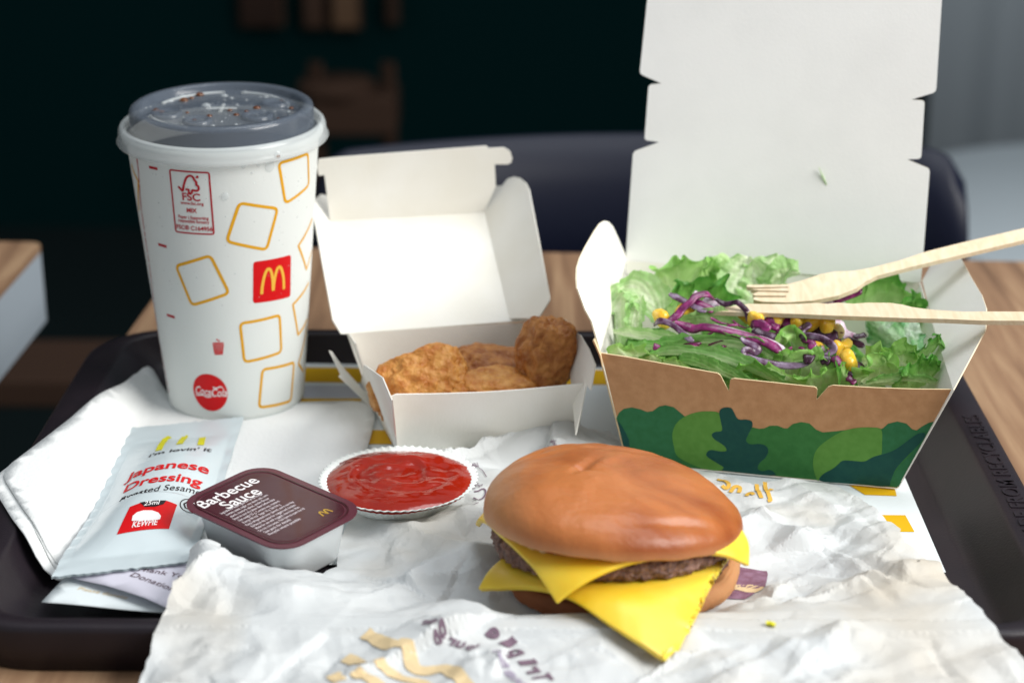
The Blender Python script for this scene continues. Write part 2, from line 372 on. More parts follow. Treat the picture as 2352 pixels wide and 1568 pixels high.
M['onion'] = mat('onion_bit', '#e0cfa4', .35, .5, sss=.2)

def add_creases(m, scales=((24, .0011), (60, .0005))):
    nt = m.node_tree; N = nt.nodes; L = nt.links; b = N['Principled BSDF']; tc = N.new('ShaderNodeTexCoord'); prev = None
    for sc_, d_ in scales:
        dn = N.new('ShaderNodeTexNoise'); dn.inputs['Scale'].default_value = sc_ * .6; L.new(tc.outputs['Object'], dn.inputs['Vector'])
        mxv = N.new('ShaderNodeVectorMath'); mxv.operation = 'MULTIPLY_ADD'; mxv.inputs[1].default_value = (.35 / sc_ * 2,) * 3; L.new(dn.outputs['Color'], mxv.inputs[0]); L.new(tc.outputs['Object'], mxv.inputs[2])
        v = N.new('ShaderNodeTexVoronoi'); v.feature = 'F1'; v.inputs['Scale'].default_value = sc_; v.inputs['Randomness'].default_value = 1; L.new(mxv.outputs[0], v.inputs['Vector'])
        bp = N.new('ShaderNodeBump'); bp.inputs['Strength'].default_value = .3; bp.inputs['Distance'].default_value = d_ * 3; L.new(v.outputs['Distance'], bp.inputs['Height'])
        if prev: L.new(prev.outputs[0], bp.inputs['Normal'])
        prev = bp
    L.new(prev.outputs[0], b.inputs['Normal'])
    for n in N:
        if n.bl_idname == 'ShaderNodeBsdfTranslucent': L.new(prev.outputs[0], n.inputs['Normal'])
add_creases(M['wrap'])
add_creases(M['sachet'], ((30, .0006), (70, .0003)))
# ------------------------------------------------------------------ crumple heights (paper relief)
class Crumple:
    def __init__(s, n, x0, x1, y0, y1, wr, amp, seed):
        r = np.random.default_rng(seed)
        s.p = [(r.uniform(x0, x1), r.uniform(y0, y1), r.uniform(0, pi), r.uniform(*wr), r.uniform(*wr) * .55, amp * r.uniform(-1, 1) ** 1) for _ in range(n)]
    def __call__(s, x, y):
        h = np.zeros_like(x)
        for cx, cy, a, L, W, A in s.p:
            dx = x - cx; dy = y - cy; u = dx * cos(a) + dy * sin(a); v = -dx * sin(a) + dy * cos(a)
            e = (u / L) ** 2; w = np.clip(1 - np.abs(v) / W, 0, 1)
            h += A * w * np.exp(-e * 1.5) * (W / 20.0)
        return h
# ================================================================== SETTING
def struct(name, VF, m, **k):
    o = mk(name, VF[0], VF[1], m, **k); o['kind'] = 'structure'; return o
struct('floor', boxVF(-6000, 6000, -500, 7000, -760, -740), M['floor'])
struct('wall', boxVF(-6000, 6000, 3600, 3700, -740, 2600), M['wall'])
# grey curtain on the right, pleated
xl = atY(2145, 100, 3400)[0]
V = []; Fc = []; nx = 240
for i in range(nx + 1):
    x = xl + i * 5.5; y = 3400 + 7 * sin(i * .21) + 3 * sin(i * .47 + 1)
    V += [(x, y, -740), (x, y, 1500)]
for i in range(nx): Fc.append((2 * i, 2 * i + 2, 2 * i + 3, 2 * i + 1))
cur = mk('curtain', V, Fc, M['grey'], smooth=True); solid(cur, 4); tag(cur, 'tall grey curtain hanging behind the table at far right', 'curtain')

# ------------------------------------------------------------------ table
TZ = -4.0
tl = atz(0, 1440, TZ); bl = np.array([-116.7, 1147.5]); br = np.array([294.9, 1121.9])
ux = (br - bl) / np.linalg.norm(br - bl); uy = np.array([-ux[1], ux[0]])
t0 = bl + ux * (-82)       # back-left corner, hidden behind the drink cup
tc_ = [t0, t0 + ux * 900, t0 + ux * 900 - uy * 760, t0 - uy * 760]
tb = thing('dining_table', 'light oak dining table under the black tray', 'table', (t0[0] + 400, t0[1] - 380, -740))
poly = [tuple(p) for p in rounded(tc_, 14)]; n = len(poly)
V = [(p[0], p[1], TZ) for p in poly] + [(p[0], p[1], TZ - 26) for p in poly]
Fc = [tuple(range(n)), tuple(range(2 * n - 1, n - 1, -1))] + [(i, i + n, (i + 1) % n + n, (i + 1) % n) for i in range(n)]
tt = mk('tabletop', V, Fc, M['table'], tb); bevel(tt, 1.2)
for a, b in ((60, 60), (840, 60), (840, 700), (60, 700)):
    c = t0 + ux * a - uy * b
    mk('leg', *boxVF(c[0] - 22, c[0] + 22, c[1] - 22, c[1] + 22, -740, TZ - 26.5), M['blackchair'], tb)

# second table at far left
c0 = atz(100, 556, -12); c1 = atz(0, 668, -12); d = (c1 - c0)[:2]; d /= np.linalg.norm(d); e = np.array([-1.0, .045])
t2 = thing('side_table', 'oak topped table with thick grey edge at the far left of the picture', 'table', (c0[0] - 300, c0[1] - 100, -740))
q = [c0[:2], c0[:2] + e * 600, c0[:2] + e * 600 + d * 330, c0[:2] + d * 330]
poly = rounded(q, 10); n = len(poly)
V = [(p[0], p[1], -12) for p in poly] + [(p[0], p[1], -16) for p in poly]
mk('tabletop', V, [tuple(range(n)), tuple(range(2 * n - 1, n - 1, -1))] + [(i, i + n, (i + 1) % n + n, (i + 1) % n) for i in range(n)], M['table'], t2)
V = [(p[0], p[1], -16.3) for p in poly] + [(p[0], p[1], -62) for p in poly]
mk('edge_panel', V, [tuple(range(n)), tuple(range(2 * n - 1, n - 1, -1))] + [(i, i + n, (i + 1) % n + n, (i + 1) % n) for i in range(n)], M['wtop'], t2)
cc = (q[0] + q[2]) / 2
mk('pedestal', *boxVF(cc[0] - 40, cc[0] + 40, cc[1] - 40, cc[1] + 40, -740, -63), M['blackchair'], t2)

# low brown bench seen under the tray's left end
bh = -330
a = atz(-60, 778, bh); b = atz(420, 778, bh); c = atz(-60, 872, bh)
bn = thing('bench', 'low dark brown wooden bench in shadow left of the tray', 'bench', ((a[0] + b[0]) / 2, (a[1] + c[1]) / 2, -740))
o = mk('seat', *boxVF(a[0] - 200, b[0] + 300, c[1], a[1], bh - 30, bh), M['brown'], bn); bevel(o, 4)
for x in (a[0] - 100, b[0] + 200): mk('leg', *boxVF(x - 20, x + 20, c[1] + 30, a[1] - 30, -740, bh - 31), M['blackchair'], bn)

# chair behind the table
YC = 1290.0
tp = atY(1480, 306, YC + 62); lft = atY(716, 320, YC)[0]; rgt = atY(2238, 340, YC)[0]
ch = thing('chair', 'dark navy plastic chair with curved back behind the table', 'chair', ((lft + rgt) / 2, YC + 180, -740))
nu, nv = 40, 26; V = []; Fc = []
for j in range(nv + 1):
    t = j / nv; z = tp[2] - t * 420
    for i in range(nu + 1):
        s = i / nu * 2 - 1; hw = (rgt - lft) / 2
        ax = abs(s); x = (lft + rgt) / 2 + s * hw * (1 - .05 * t)
        cr = 0 if ax < .9 else ((ax - .9) / .1) ** 2.4 * 22
        zz = z - (cr if t < .12 else cr * max(0, 1 - (t - .12) * 6))
        y = YC + 55 * (1 - s * s) + 24 * t + 13 * max(0, 1 - t / .06) ** 2 - 18 * sin(min(t * 3, 1) * pi)
        V.append((x, y, zz))
for j in range(nv):
    for i in range(nu): a = j * (nu + 1) + i; Fc.append((a, a + 1, a + nu + 2, a + nu + 1))
o = mk('backrest', V, Fc, M['chair'], ch, smooth=True); solid(o, 9, 1); bevel(o, 3)
o = mk('seat', *boxVF(lft + 15, rgt - 15, YC + 62, YC + 430, -312, -286), M['chair'], ch); bevel(o, 9)
for x in (lft + 30, rgt - 30):
    for y in (YC + 80, YC + 400): mk('leg', *tube([(x, y, -740), (x, y, -500), (x, y, -313)], 11, 10), M['blackchair'], ch, smooth=True)

# white round table far right
p = atY(2352, 375, 2300); q2 = atY(2262, 545, 2300)
wt = thing('white_table', 'blurred round white table beside the grey curtain at far right', 'table', (p[0] + 130, 2500, -740))
prof = [(.1, -14), (330, -14), (334, -10), (334, -2), (330, 0), (.1, 0)]
wz = atY(2352, 400, 2500)[2]
o = mk('tabletop', *lathe(prof, 64, (p[0] + 190, 2450, wz - 30)), M['wtable'], wt, smooth=True)
mk('pedestal', *lathe([(.1, -740), (200, -740), (30, -720), (30, wz - 46)], 24, (p[0] + 190, 2450, 0)), M['wtop'], wt, smooth=True)

# made-up brown blocks far behind, standing in for blurred wooden furniture
for k, (x0, x1, y0, y1, lb) in enumerate([(548, 652, -40, 62, 'dim brown stand-in block for blurred far furniture, leftmost of the row'), (694, 746, -30, 66, 'small brown stand-in block for blurred far furniture between two larger ones'),
                                         (758, 830, -40, 68, 'brightest brown stand-in block for blurred far furniture above the drink'), (886, 916, -20, 56, 'narrow brown stand-in block for blurred far furniture, rightmost of the row')]):
    A = atY(x0, y0, 3560); B = atY(x1, y1, 3560)
    f = thing('far_block', lb, 'stand-in block', ((A[0] + B[0]) / 2, 3590, B[2]))
    mk('frame', *boxVF(A[0], B[0], 3560, 3598, B[2], A[2]), M['brown'], f)
    mm = mat('far_block_face', ['#33251f', '#45342b', '#634d3c', '#382b24'][k], .8, .1, var=['#2a1e19', '#402f26', '#5f4836', '#33261f'][k], vscale=6)
    mk('face', *boxVF(A[0] + 6, B[0] - 6, 3552, 3559, B[2] + 6, A[2] - 6), mm, f)
    f['group'] = 'brown stand-in blocks for far furniture'
A = atY(700, 196, 3000); B = atY(835, 226, 3000); C = atY(912, 300, 3000)
st = thing('wooden_stool', 'blurred brown wooden stool in the dark background right of the drink', 'stool', ((A[0] + B[0]) / 2, 3040, -740))
o = mk('seat', *lathe([(.1, -24), (56, -24), (62, -14), (57, 0), (.1, 0)], 40, ((A[0] + B[0]) / 2, 3040, A[2])), M['brown'], st, smooth=True)
o = mk('footrest', *boxVF(A[0] + 10, C[0], 2990, 3100, C[2] - 8, C[2] + 56), M['brown'], st); bevel(o, 8)
for x in (A[0] + 14, C[0] - 14):
    mk('leg', *tube([(x, 3040, -740), (x, 3040, -300), (x, 3040, C[2] - 9)], 12, 8), M['brown'], st)
mk('post', *tube([((A[0] + B[0]) / 2, 3040, C[2] + 50), ((A[0] + B[0]) / 2, 3040, A[2] - 30)], 16, 10), M['blackchair'], st)

# ------------------------------------------------------------------ tray
TW, TD, TCX, TCY, RIMZ = 432.0, 319.0, 2.0, 788.5, 15.0
TROT = radians(-.85)
def rrect(hw, hd, r, n=9):
    out = []
    for cx, cy, a0 in ((hw - r, hd - r, 0), (-hw + r, hd - r, 90), (-hw + r, -hd + r, 180), (hw - r, -hd + r, 270)):
        for j in range(n + 1):
            a = radians(a0 + 90 * j / n); out.append((cx + r * cos(a), cy + r * sin(a)))
    return out
def trmap(x, y): c, s = cos(TROT), sin(TROT); return TCX + x * c - y * s, TCY + x * s + y * c
rings = [(0, -3.2, 40, 6), (0, -3.2, 40, 3), (0, 6, 40, 1.0), (0, 12.5, 40, 0), (0, 14.4, 40, .8), (0, 15, 40, 2.2), (0, 15.2, 38, 8), (0, 15.2, 36, 14.6), (0, 14.7, 34, 16), (0, 13.4, 33, 17), (0, 3.2, 30, 28.5), (0, .9, 29, 31), (0, 0, 28, 34)]
V = []; Fc = []; nr = None
for _, z, r, ins in rings:
    q = rrect(TW / 2 - ins, TD / 2 - (ins * .5 if ins < 16 else 8 + (ins - 16) * .33), max(r - ins * .5, 8))
    nr = len(q)
    for x, y in q: X, Y = trmap(x, y); V.append((X, Y, z))
for k in range(len(rings) - 1):
    for i in range(nr): j = (i + 1) % nr; Fc.append((k * nr + i, k * nr + j, (k + 1) * nr + j, (k + 1) * nr + i))
Fc.append(tuple((len(rings) - 1) * nr + i for i in range(nr))); Fc.append(tuple(range(nr - 1, -1, -1)))
tray = thing('serving_tray', 'dark plastic serving tray with raised rim on the oak table', 'tray', (TCX, TCY, -3.2))
mk('tray_body', V, Fc, M['tray'], tray, smooth=True)
# raised lettering along the right rim, reading towards the back
VF = text2('MADE FROM RECYCLABLES', 10.4, .006, 1.05, spacing=1.0)
def emb(VF, h=.55):
    V2, F2 = VF; n = len(V2); V = [(x, y, h) for x, y in V2] + [(x, y, -.1) for x, y in V2]
    cnt = {}
    for f in F2:
        for i in range(len(f)):
            a, b = f[i], f[(i + 1) % len(f)]; cnt[(a, b)] = cnt.get((a, b), 0) + 1
    Fc = list(F2) + [tuple(i + n for i in reversed(f)) for f in F2]
    for (a, b) in list(cnt):
        if (b, a) not in cnt: Fc.append((a, a + n, b + n, b))
    return V, Fc
V, Fc = emb(VF)
W = max(v[0] for v in V)
def rimtext(x, y, z): return (*trmap(TW / 2 - 4.6 - y, -86 + x), 15.2 + z)
mk('raised_lettering', [rimtext(*v) for v in V], Fc, M['tray'], tray)
g = Geo()
for k in range(3):
    a0 = k * 2 * pi / 3; pts = [(5 * cos(a0 + t * 1.5), 5 * sin(a0 + t * 1.5)) for t in np.linspace(0, 1, 8)]
    g.add(stroke2(pts, 1.2)); 
g.add(stroke2([(8.0 * cos(t), 8.0 * sin(t) * .8) for t in np.linspace(0, 2 * pi, 28)[:-1]], .7, True))
V, Fc = emb((g.V, g.F)); mk('raised_recycling_mark', [rimtext(v[0] - 13, v[1] + 3.2, v[2]) for v in V], Fc, M['tray'], tray)

# ------------------------------------------------------------------ tray liner
ln = [(-172, 712), (173.6, 703), (174.5, 796), (176, 924), (46, 929), (-104, 936), (-168, 938)]
lzc = Crumple(10, -170, 170, 700, 940, (40, 90), .5, 5)
def lz(x, y): return 1.0 + .4 * abs(lzc(np.array([x]), np.array([y]))[0])
lin = thing('tray_liner', 'white paper tray liner with yellow stripes on the tray floor', 'tray liner', (0, 820, 0))
q, f = cdt_fill(dens(ln, 8), 8); o = mk('paper', [(x, y, lz(x, y)) for x, y in q], f, M['liner'], lin, smooth=True)
def decal(name, poly_px, zf, m, parent, step=3, off=.22, smooth=False, z0=2.0):
    pts = []
    for p in poly_px:
        w = atz(p[0], p[1], z0)
        for _ in range(4): w = atz(p[0], p[1], zf(w[0], w[1]))
        pts.append(w[:2])
    if smooth: pts = closed_smooth(pts)
    q, f = cdt_fill(dens(pts, step), step)
    return mk(name, [(x, y, zf(x, y) + off) for x, y in q], f, m, parent)
for k, pp in enumerate([[(560, 842), (1400, 850), (1400, 884), (560, 876)], [(560, 916), (830, 916), (830, 925), (560, 926)], [(840, 988), (1100, 990), (1100, 1022), (840, 1020)],
                        Z('br', [(560, 340), (700, 425), (893, 432), (880, 384)]), Z('br', [(760, 547), (945, 549), (1001, 650), (830, 648)])]):
    decal('yellow_stripe', pp, lz, M['yellow'], lin, 6)
o = decal('grey_stripe', [(560, 886), (840, 886), (840, 914), (560, 914)], lz, mat('liner_grey', '#c2c6d0', .7, .2), lin, 6)

# ------------------------------------------------------------------ napkins (folded stack)
nap = [(345, 830), (170, 955), (0, 1085), (60, 1180), (130, 1308), (300, 1290), (520, 1240), (700, 1150), (838, 1046), (853, 1000), (862, 955), (852, 925), (800, 921), (690, 924), (560, 935), (430, 950), (392, 915)]
ncr = Crumple(16, -230, -50, 690, 930, (30, 80), 1.2, 9)
cor0 = atz(345, 830, 6)[:2]; cor1 = atz(0, 1085, 6)[:2]
def sm(a, b, x): t = np.clip((x - a) / (b - a), 0, 1); return t * t * (3 - 2 * t)
def nz(x, y, lay=0):
    base = 2.2 + lay * 0
    d1 = math.hypot(x - cor0[0], y - cor0[1]); d2 = math.hypot(x - cor1[0], y - cor1[1])
    base += 9.0 * (1 - sm(0, 62, d1)) ** 1.3 + 15.2 * sm(-172, -196, x)
    base += .5 * ncr(np.array([x]), np.array([y]))[0] * sm(40, 80, d1) * (1 if x < -120 else .5)
    return max(base, 2.0) + .0
npw = []
for x, y in nap:
    w = atz(x, y, 6)
    for _ in range(20): w = .5 * w + .5 * atz(x, y, nz(w[0], w[1]))
    npw.append(w[:2])
for k, (dx, dy, dz, lb) in enumerate([(0, 0, 0, 'smooth white paper napkin on top of the folded pile under the drink'), (-3, -7, -1.1, 'second white paper napkin peeking out below the top one at the left'), (1.5, -3.5, -1.7, 'lowest white paper napkin of the folded pile at the left')]):
    pts = [(p[0] + dx, p[1] + dy) for p in npw]
    q, f = cdt_fill(dens([tuple(v) for v in rounded(pts, 10, 3)], 4), 5)
    o = mk('napkin', [(x, y, nz(x - dx * .5, y - dy * .5) + dz) for x, y in q], f, M['paper'], smooth=True)
    solid(o, .5, 1); tag(o, lb, 'napkin', 'folded white napkins')

# ------------------------------------------------------------------ drink cup
CC = np.array([-134.4, 888.0, 2.4]); CH = 132.2
def cr(z): return 32.6 + (44.6 - 32.6) * z / 133.0
cup = thing('drink_cup', 'tall white paper soft drink cup with clear plastic lid and yellow squares print', 'paper cup', CC)
prof = [(.1, 2), (30.5, 2), (31.5, .0), (32.4, .2), (32.9, 2.5)] + [(cr(z), z) for z in np.linspace(6, CH, 22)]
mk('cup_body', *lathe(prof, 128, CC), M['cup'], cup, smooth=True)
mk('rolled_rim', *lathe([(cr(131) - .4, 131), (cr(131) + 1.6, 131.2), (cr(131) + 2.2, 132.6), (cr(131) + 1.4, 133.8), (cr(131) - .3, 133.9), (cr(131) - .9, 132.4)], 96, CC), M['cup'], cup, smooth=True)
def hit_cup(px, py, dr=0):
    d = ray(px, py); o = CAM - CC; k = (44.6 - 32.6) / 133.0
    # |o_xy + t d_xy| = 32.6 + k (o_z + t d_z)
    a = d[0] ** 2 + d[1] ** 2 - (k * d[2]) ** 2; r0 = 32.6 + k * o[2]; b = 2 * (o[0] * d[0] + o[1] * d[1] - k * d[2] * r0); c = o[0] ** 2 + o[1] ** 2 - r0 ** 2
    D = b * b - 4 * a * c; D = max(D, 0); t = (-b - sqrt(D)) / (2 * a); P = o + d * t
    th = atan2(P[0], -P[1]); return th * 39.0, P[2]
def cupmap(u, z, off=.12):
    th = u / 39.0; r = cr(z) + off; return (CC[0] + r * sin(th), CC[1] - r * cos(th), CC[2] + z)
def cupobj(name, g, m, off=.12): return mk(name, [cupmap(u, z, off) for u, z in g.V], g.F, m, cup)
for corners in (Z('z1', [(1600, 790), (1862, 700), (1870, 985), (1660, 1150)]), Z('z1', [(1250, 1145), (1592, 1195), (1492, 1565), (1135, 1490)]), Z('z2', [(668, 140), (816, 435), (525, 530), (400, 222)]),
                Z('z2', [(902, 672), (1212, 605), (1225, 895), (936, 975)]), Z('z2', [(1078, 1032), (1325, 975), (1300, 1277), (1050, 1330)])):
    q = [hit_cup(*p) for p in corners]; g = Geo().add(stroke2(dens([tuple(v) for v in rounded(q, 2.4, 5)], 1.0), 1.4, True)); cupobj('printed_square', g, M['ochre'])
for pts in (Z('z2', [(1466, -150), (1358, 65), (1420, 250), (1462, 100)]), Z('z2', [(1438, 350), (1315, 525), (1355, 762), (1426, 640)]), Z('z2', [(1425, 690), (1358, 990), (1396, 1050)]), Z('z1', [(284, 800), (300, 860), (345, 950), (350, 1215)])):
    q = [hit_cup(*p) for p in pts]; g = Geo().add(stroke2(dens(q, 1.0, False), 1.3)); cupobj('printed_line', g, M['ochre'])
# red square with arches
q = [hit_cup(*p) for p in Z('z2', [(1005, 190), (1300, 133), (1296, 462), (1003, 515)])]
f2 = cdt_fill(dens([tuple(v) for v in rounded(q, 1.6, 4)], 1.2), 1.8); g = Geo().add(f2); cupobj('printed_red_square', g, M['red'])
g = Geo()
arch = [(1070, 443), (1076, 380), (1092, 300), (1112, 254), (1128, 246), (1143, 262), (1155, 320), (1160, 415)]
g.add(stroke2([hit_cup(*p) for p in Z('z2', [tuple(v) for v in catmull(arch, 26)])], 1.45))
arch = [(1160, 415), (1172, 320), (1190, 250), (1208, 230), (1224, 245), (1240, 310), (1244, 403)]
g.add(stroke2([hit_cup(*p) for p in Z('z2', [tuple(v) for v in catmull(arch, 26)])], 1.45)); cupobj('printed_arches', g, M['gold'], .22)
# red disc with script
c = hit_cup(*Z('z2', [(664, 1214)])[0])
disc = [(c[0] + 9.9 * cos(t), c[1] + 9.7 * sin(t)) for t in np.linspace(0, 2 * pi, 49)[:-1]]
cupobj('printed_red_disc', Geo().add(cdt_fill(disc, 2)), M['red'])
g = Geo(); g.add(xf2(text2('Coca-', 5.9, .008, .76, .32, cut=None), c[0] - 9.0, c[1] - 1.2, radians(-3))); g.add(xf2(text2('Cola', 5.9, .008, .8, .32), c[0] + .6, c[1] - 1.9, radians(2)))
g.add(stroke2([(c[0] + a, c[1] + b) for a, b in catmull([(-8.6, -1.6), (-7.5, -2.2), (-4.5, -1.6), (-1.5, -2.4), (1, -1.9)], 20)], .5)); g.add(stroke2([(c[0] + a, c[1] + b) for a, b in catmull([(2.2, 3.1), (4, 2.6), (6, 3.4), (7.6, 3.0)], 20)], .55))
g.V, g.F = gridcut(g.V, g.F, 3.0); cupobj('printed_script', g, M['whitep'], .24)
# certification box
q = [hit_cup(*p) for p in Z('fs', [(120, 325), (768, 375), (850, 1390), (222, 1345)])]
cupobj('printed_label_box', Geo().add(stroke2(dens([tuple(v) for v in rounded(q, 1.0, 4)], 1.5), .72, True)), M['darkred'])
bx = np.array([hit_cup(*p) for p in Z('fs', [(445, 560)])][0])
g = Geo()
tree = catmull([(262, 600), (300, 640), (335, 672), (350, 600), (370, 520), (400, 455), (450, 425), (500, 445), (530, 500), (560, 530), (560, 570), (590, 600), (600, 640), (580, 670), (540, 672), (490, 660)], 60)
g.add(stroke2([hit_cup(*p) for p in Z('fs', [tuple(v) for v in tree])], .95))
for seg in ([(490, 655), (490, 712), (435, 712), (435, 650), (380, 650)],): g.add(stroke2(dens([hit_cup(*p) for p in Z('fs', seg)], .4, False), .85))
g.add(cdt_fill([hit_cup(*p) for p in Z('fs', [(575 + 24 * cos(t), 447 + 24 * sin(t)) for t in np.linspace(0, 6.28, 12)[:-1]])], None))
for txt, cx, cy, size, sx, bold in (('FSC', 475, 835, 5.0, 1.0, .02), ('www.fsc.org', 487, 905, 2.1, .95, .02), ('MIX', 483, 1030, 2.8, .92, .03), ('Paper | Supporting', 505, 1140, 2.1, .86, .02), ('responsible forestry', 508, 1205, 2.1, .82, .02), ('FSC® C164956', 520, 1325, 2.9, .9, .02)):
    p = hit_cup(*Z('fs', [(cx, cy)])[0]); g.add(xf2(text2(txt, size, bold, sx, 0, 'CENTER'), p[0], p[1], radians(-.5)))
g.V, g.F = gridcut(g.V, g.F, 4.0); cupobj('printed_label_text', g, M['darkred'], .2)
# litter basket
g = Geo()
bk = [(690, 825), (772, 825), (764, 914), (705, 914)]
g.add(stroke2(dens([hit_cup(*p) for p in Z('z2', bk)], 1, True), .5, True))
for k in range(1, 6):
    a = (690 + 82 * k / 6, 825); b = (705 + 59 * k / 6, 914); g.add(stroke2([hit_cup(*p) for p in Z('z2', [a, b])], .42))
for k in range(1, 6):
    y = 825 + 89 * k / 6; g.add(stroke2([hit_cup(*p) for p in Z('z2', [(690 + 15 * k / 6, y), (731, y), (772 - 8 * k / 6, y)])], .3))
for (x, y) in ((722, 800), (737, 808)):
    g.add(cdt_fill([hit_cup(*p) for p in Z('z2', [(x + 7 * cos(t), y + 7 * sin(t)) for t in np.linspace(0, 6.28, 8)[:-1]])], None))
cupobj('printed_basket', g, M['red'])
# seam text line and registration bars
g = Geo()
L = [hit_cup(*p) for p in Z('z1', [(332, 745), (345, 850)]) + [(325, 480), (345, 620), (366, 780), (383, 870), (391, 912)]]
pts = dens(L, .8, False)
k = 0
while k < len(pts) - 3:
    w = random.choice((2, 3, 3, 4)); g.add(stroke2(pts[k:k + w + 1], random.uniform(.55, .95))); k += w + (1 if random.random() < .3 else 0)
for a, b in (((441, 825), (516, 842)),): g.add(stroke2([hit_cup(*p) for p in Z('z1', [a, b])], 1.3))
g.add(stroke2([hit_cup(*p) for p in Z('z2', [(262, 52), (327, 72)])], 1.3)); g.add(stroke2([hit_cup(*p) for p in Z('z2', [(330, 605), (391, 625)])], 1.3))
cupobj('printed_edge_marks', g, M['darkred'])
# lid
LC = CC + np.array([0, 0, 1.4]); tiltm = Matrix.Rotation(radians(1.6), 3, 'X')
def lt(v):
    p = Vector((v[0] - LC[0], v[1] - LC[1], v[2] - LC[2] - 134)); p = tiltm @ p; return (p.x + LC[0], p.y + LC[1], p.z + LC[2] + 134)
lid = thing('_', '', '', LC); bpy.data.objects.remove(lid)
sk = lathe([(48.4, 128.4), (48.8, 128.9), (47.9, 130.2), (47.6, 134), (47.1, 135.4), (46.2, 136.3), (44.8, 135.9), (43.8, 133.5)], 128, LC)
lid_skirt = mk('lid', [lt(v) for v in sk[0]], sk[1], M['lidwhite'], cup, smooth=True); solid(lid_skirt, .5, 0)
pl = lathe([(43.8, 133.4), (42.8, 132.2), (42.4, 133.5), (42.3, 141.6), (41.9, 143.2), (40.6, 144.1), (38.6, 144.2), (37.2, 143.2), (36.6, 141.2), (36.2, 140.8), (24, 141.2), (12, 141.6), (.1, 141.6)], 128, LC)
lid_top = mk('lid_top', [lt(v) for v in pl[0]], pl[1], M['lid'], cup, smooth=True); solid(lid_top, .45, 0)
def lidpt(u, v, z): return lt((LC[0] + u, LC[1] + v, LC[2] + z))
for (bx_, by_, r) in ((-24, -10, 7.5), (-8, -22, 7), (18, -14, 7.5), (24, 8, 7)):
    V, Fc = lathe([(r, 0), (r * .97, 1.6), (r * .8, 2.2), (r * .62, 1.2), (r * .5, 1.0), (.1, 1.2)], 28, (0, 0, 0))
    mk('lid_button', [lidpt(x + bx_, y + by_, 141.3 + z) for x, y, z in V], Fc, M['lid'], lid_top, smooth=True)
for a0, a1, r in ((10, 80, 31), (95, 160, 31), (200, 250, 33)):
    V, Fc = tube([(r * cos(radians(a)), r * sin(radians(a)), 0) for a in np.linspace(a0, a1, 18)], .9, 6); mk('lid_rib', [lidpt(x, y, 141.4 + z) for x, y, z in V], Fc, M['lidwhite'], lid_top, smooth=True)
V, Fc = tube([(-7, 0, 0), (7, 0, 0)], .8, 6); mk('straw_slit', [lidpt(x, y, 141.9 + z) for x, y, z in V], Fc, M['lidwhite'], lid_top)
V, Fc = tube([(0, -7, 0), (0, 7, 0)], .8, 6); mk('straw_slit', [lidpt(x, y, 141.9 + z) for x, y, z in V], Fc, M['lidwhite'], lid_top)
dr = mk('cola', *lathe([(.1, 0), (cr(118) - 1.2, 0), (cr(122) - 1.0, 4), (.1, 4.1)], 64, CC + np.array([0, 0, 118])), M['cola']); tag(dr, 'dark cola filling the white paper cup beneath its lid', 'drink')
def blob(c, rx, rz, n=8, m=6, flat=0):
    V = []; Fc = []
    for j in range(m + 1):
        a = (pi / 2) * j / m
        for i in range(n): t = 2 * pi * i / n; V.append((c[0] + rx * cos(a) * cos(t), c[1] + rx * cos(a) * sin(t), c[2] + rz * sin(a)))
    for j in range(m):
        for i in range(n): Fc.append((j * n + i, j * n + (i + 1) % n, (j + 1) * n + (i + 1) % n, (j + 1) * n + i))
    return V, Fc
ga, gw = Geo(), Geo()
for (x, y, r, w) in [(-22, 24, 2.2, 0), (-14, 26, 3.0, 1), (-17, 20, 2.0, 1), (-26, 14, 2.4, 0), (-20, 16, 3.2, 1), (-30, -2, 2.5, 1), (-27, -4, 1.8, 1), (4, -2, 2.0, 1), (8, -10, 2.2, 1), (-4, -12, 2.2, 1), (16, 2, 2.8, 1), (20, -4, 1.6, 0), (12, -4, 1.8, 1), (-2, 24, 2.6, 0), (2, 20, 1.6, 0), (18, 22, 1.6, 0), (26, 16, 1.6, 1), (32, 2, 1.8, 1), (33, -10, 1.4, 0), (-10, -18, 1.6, 1), (0, -28, 1.4, 0), (10, -26, 1.3, 0), (-15, -6, 1.5, 1), (-8, 6, 3.5, 0), (6, 8, 1.4, 0), (28, -16, 1.3, 1)]:
    V, Fc = blob((0, 0, 0), r * .7, r * .4); (ga if w else gw).add(([lidpt(a + x, b + y, 141.55 + c) for a, b, c in V], Fc))
mk('cola_drops', ga.V, ga.F, M['amber'], lid_top, smooth=True)['kind'] = 'stuff'
for _ in range(60):
    a = random.uniform(0, 2 * pi); r = random.uniform(5, 36); V, Fc = blob((0, 0, 0), random.uniform(.3, .8), .3, 6, 3); gw.add(([lidpt(p[0] + r * cos(a), p[1] + r * sin(a), 141.5 + p[2]) for p in V], Fc))
mk('water_drops', gw.V, gw.F, M['water'], lid_top, smooth=True)['kind'] = 'stuff'
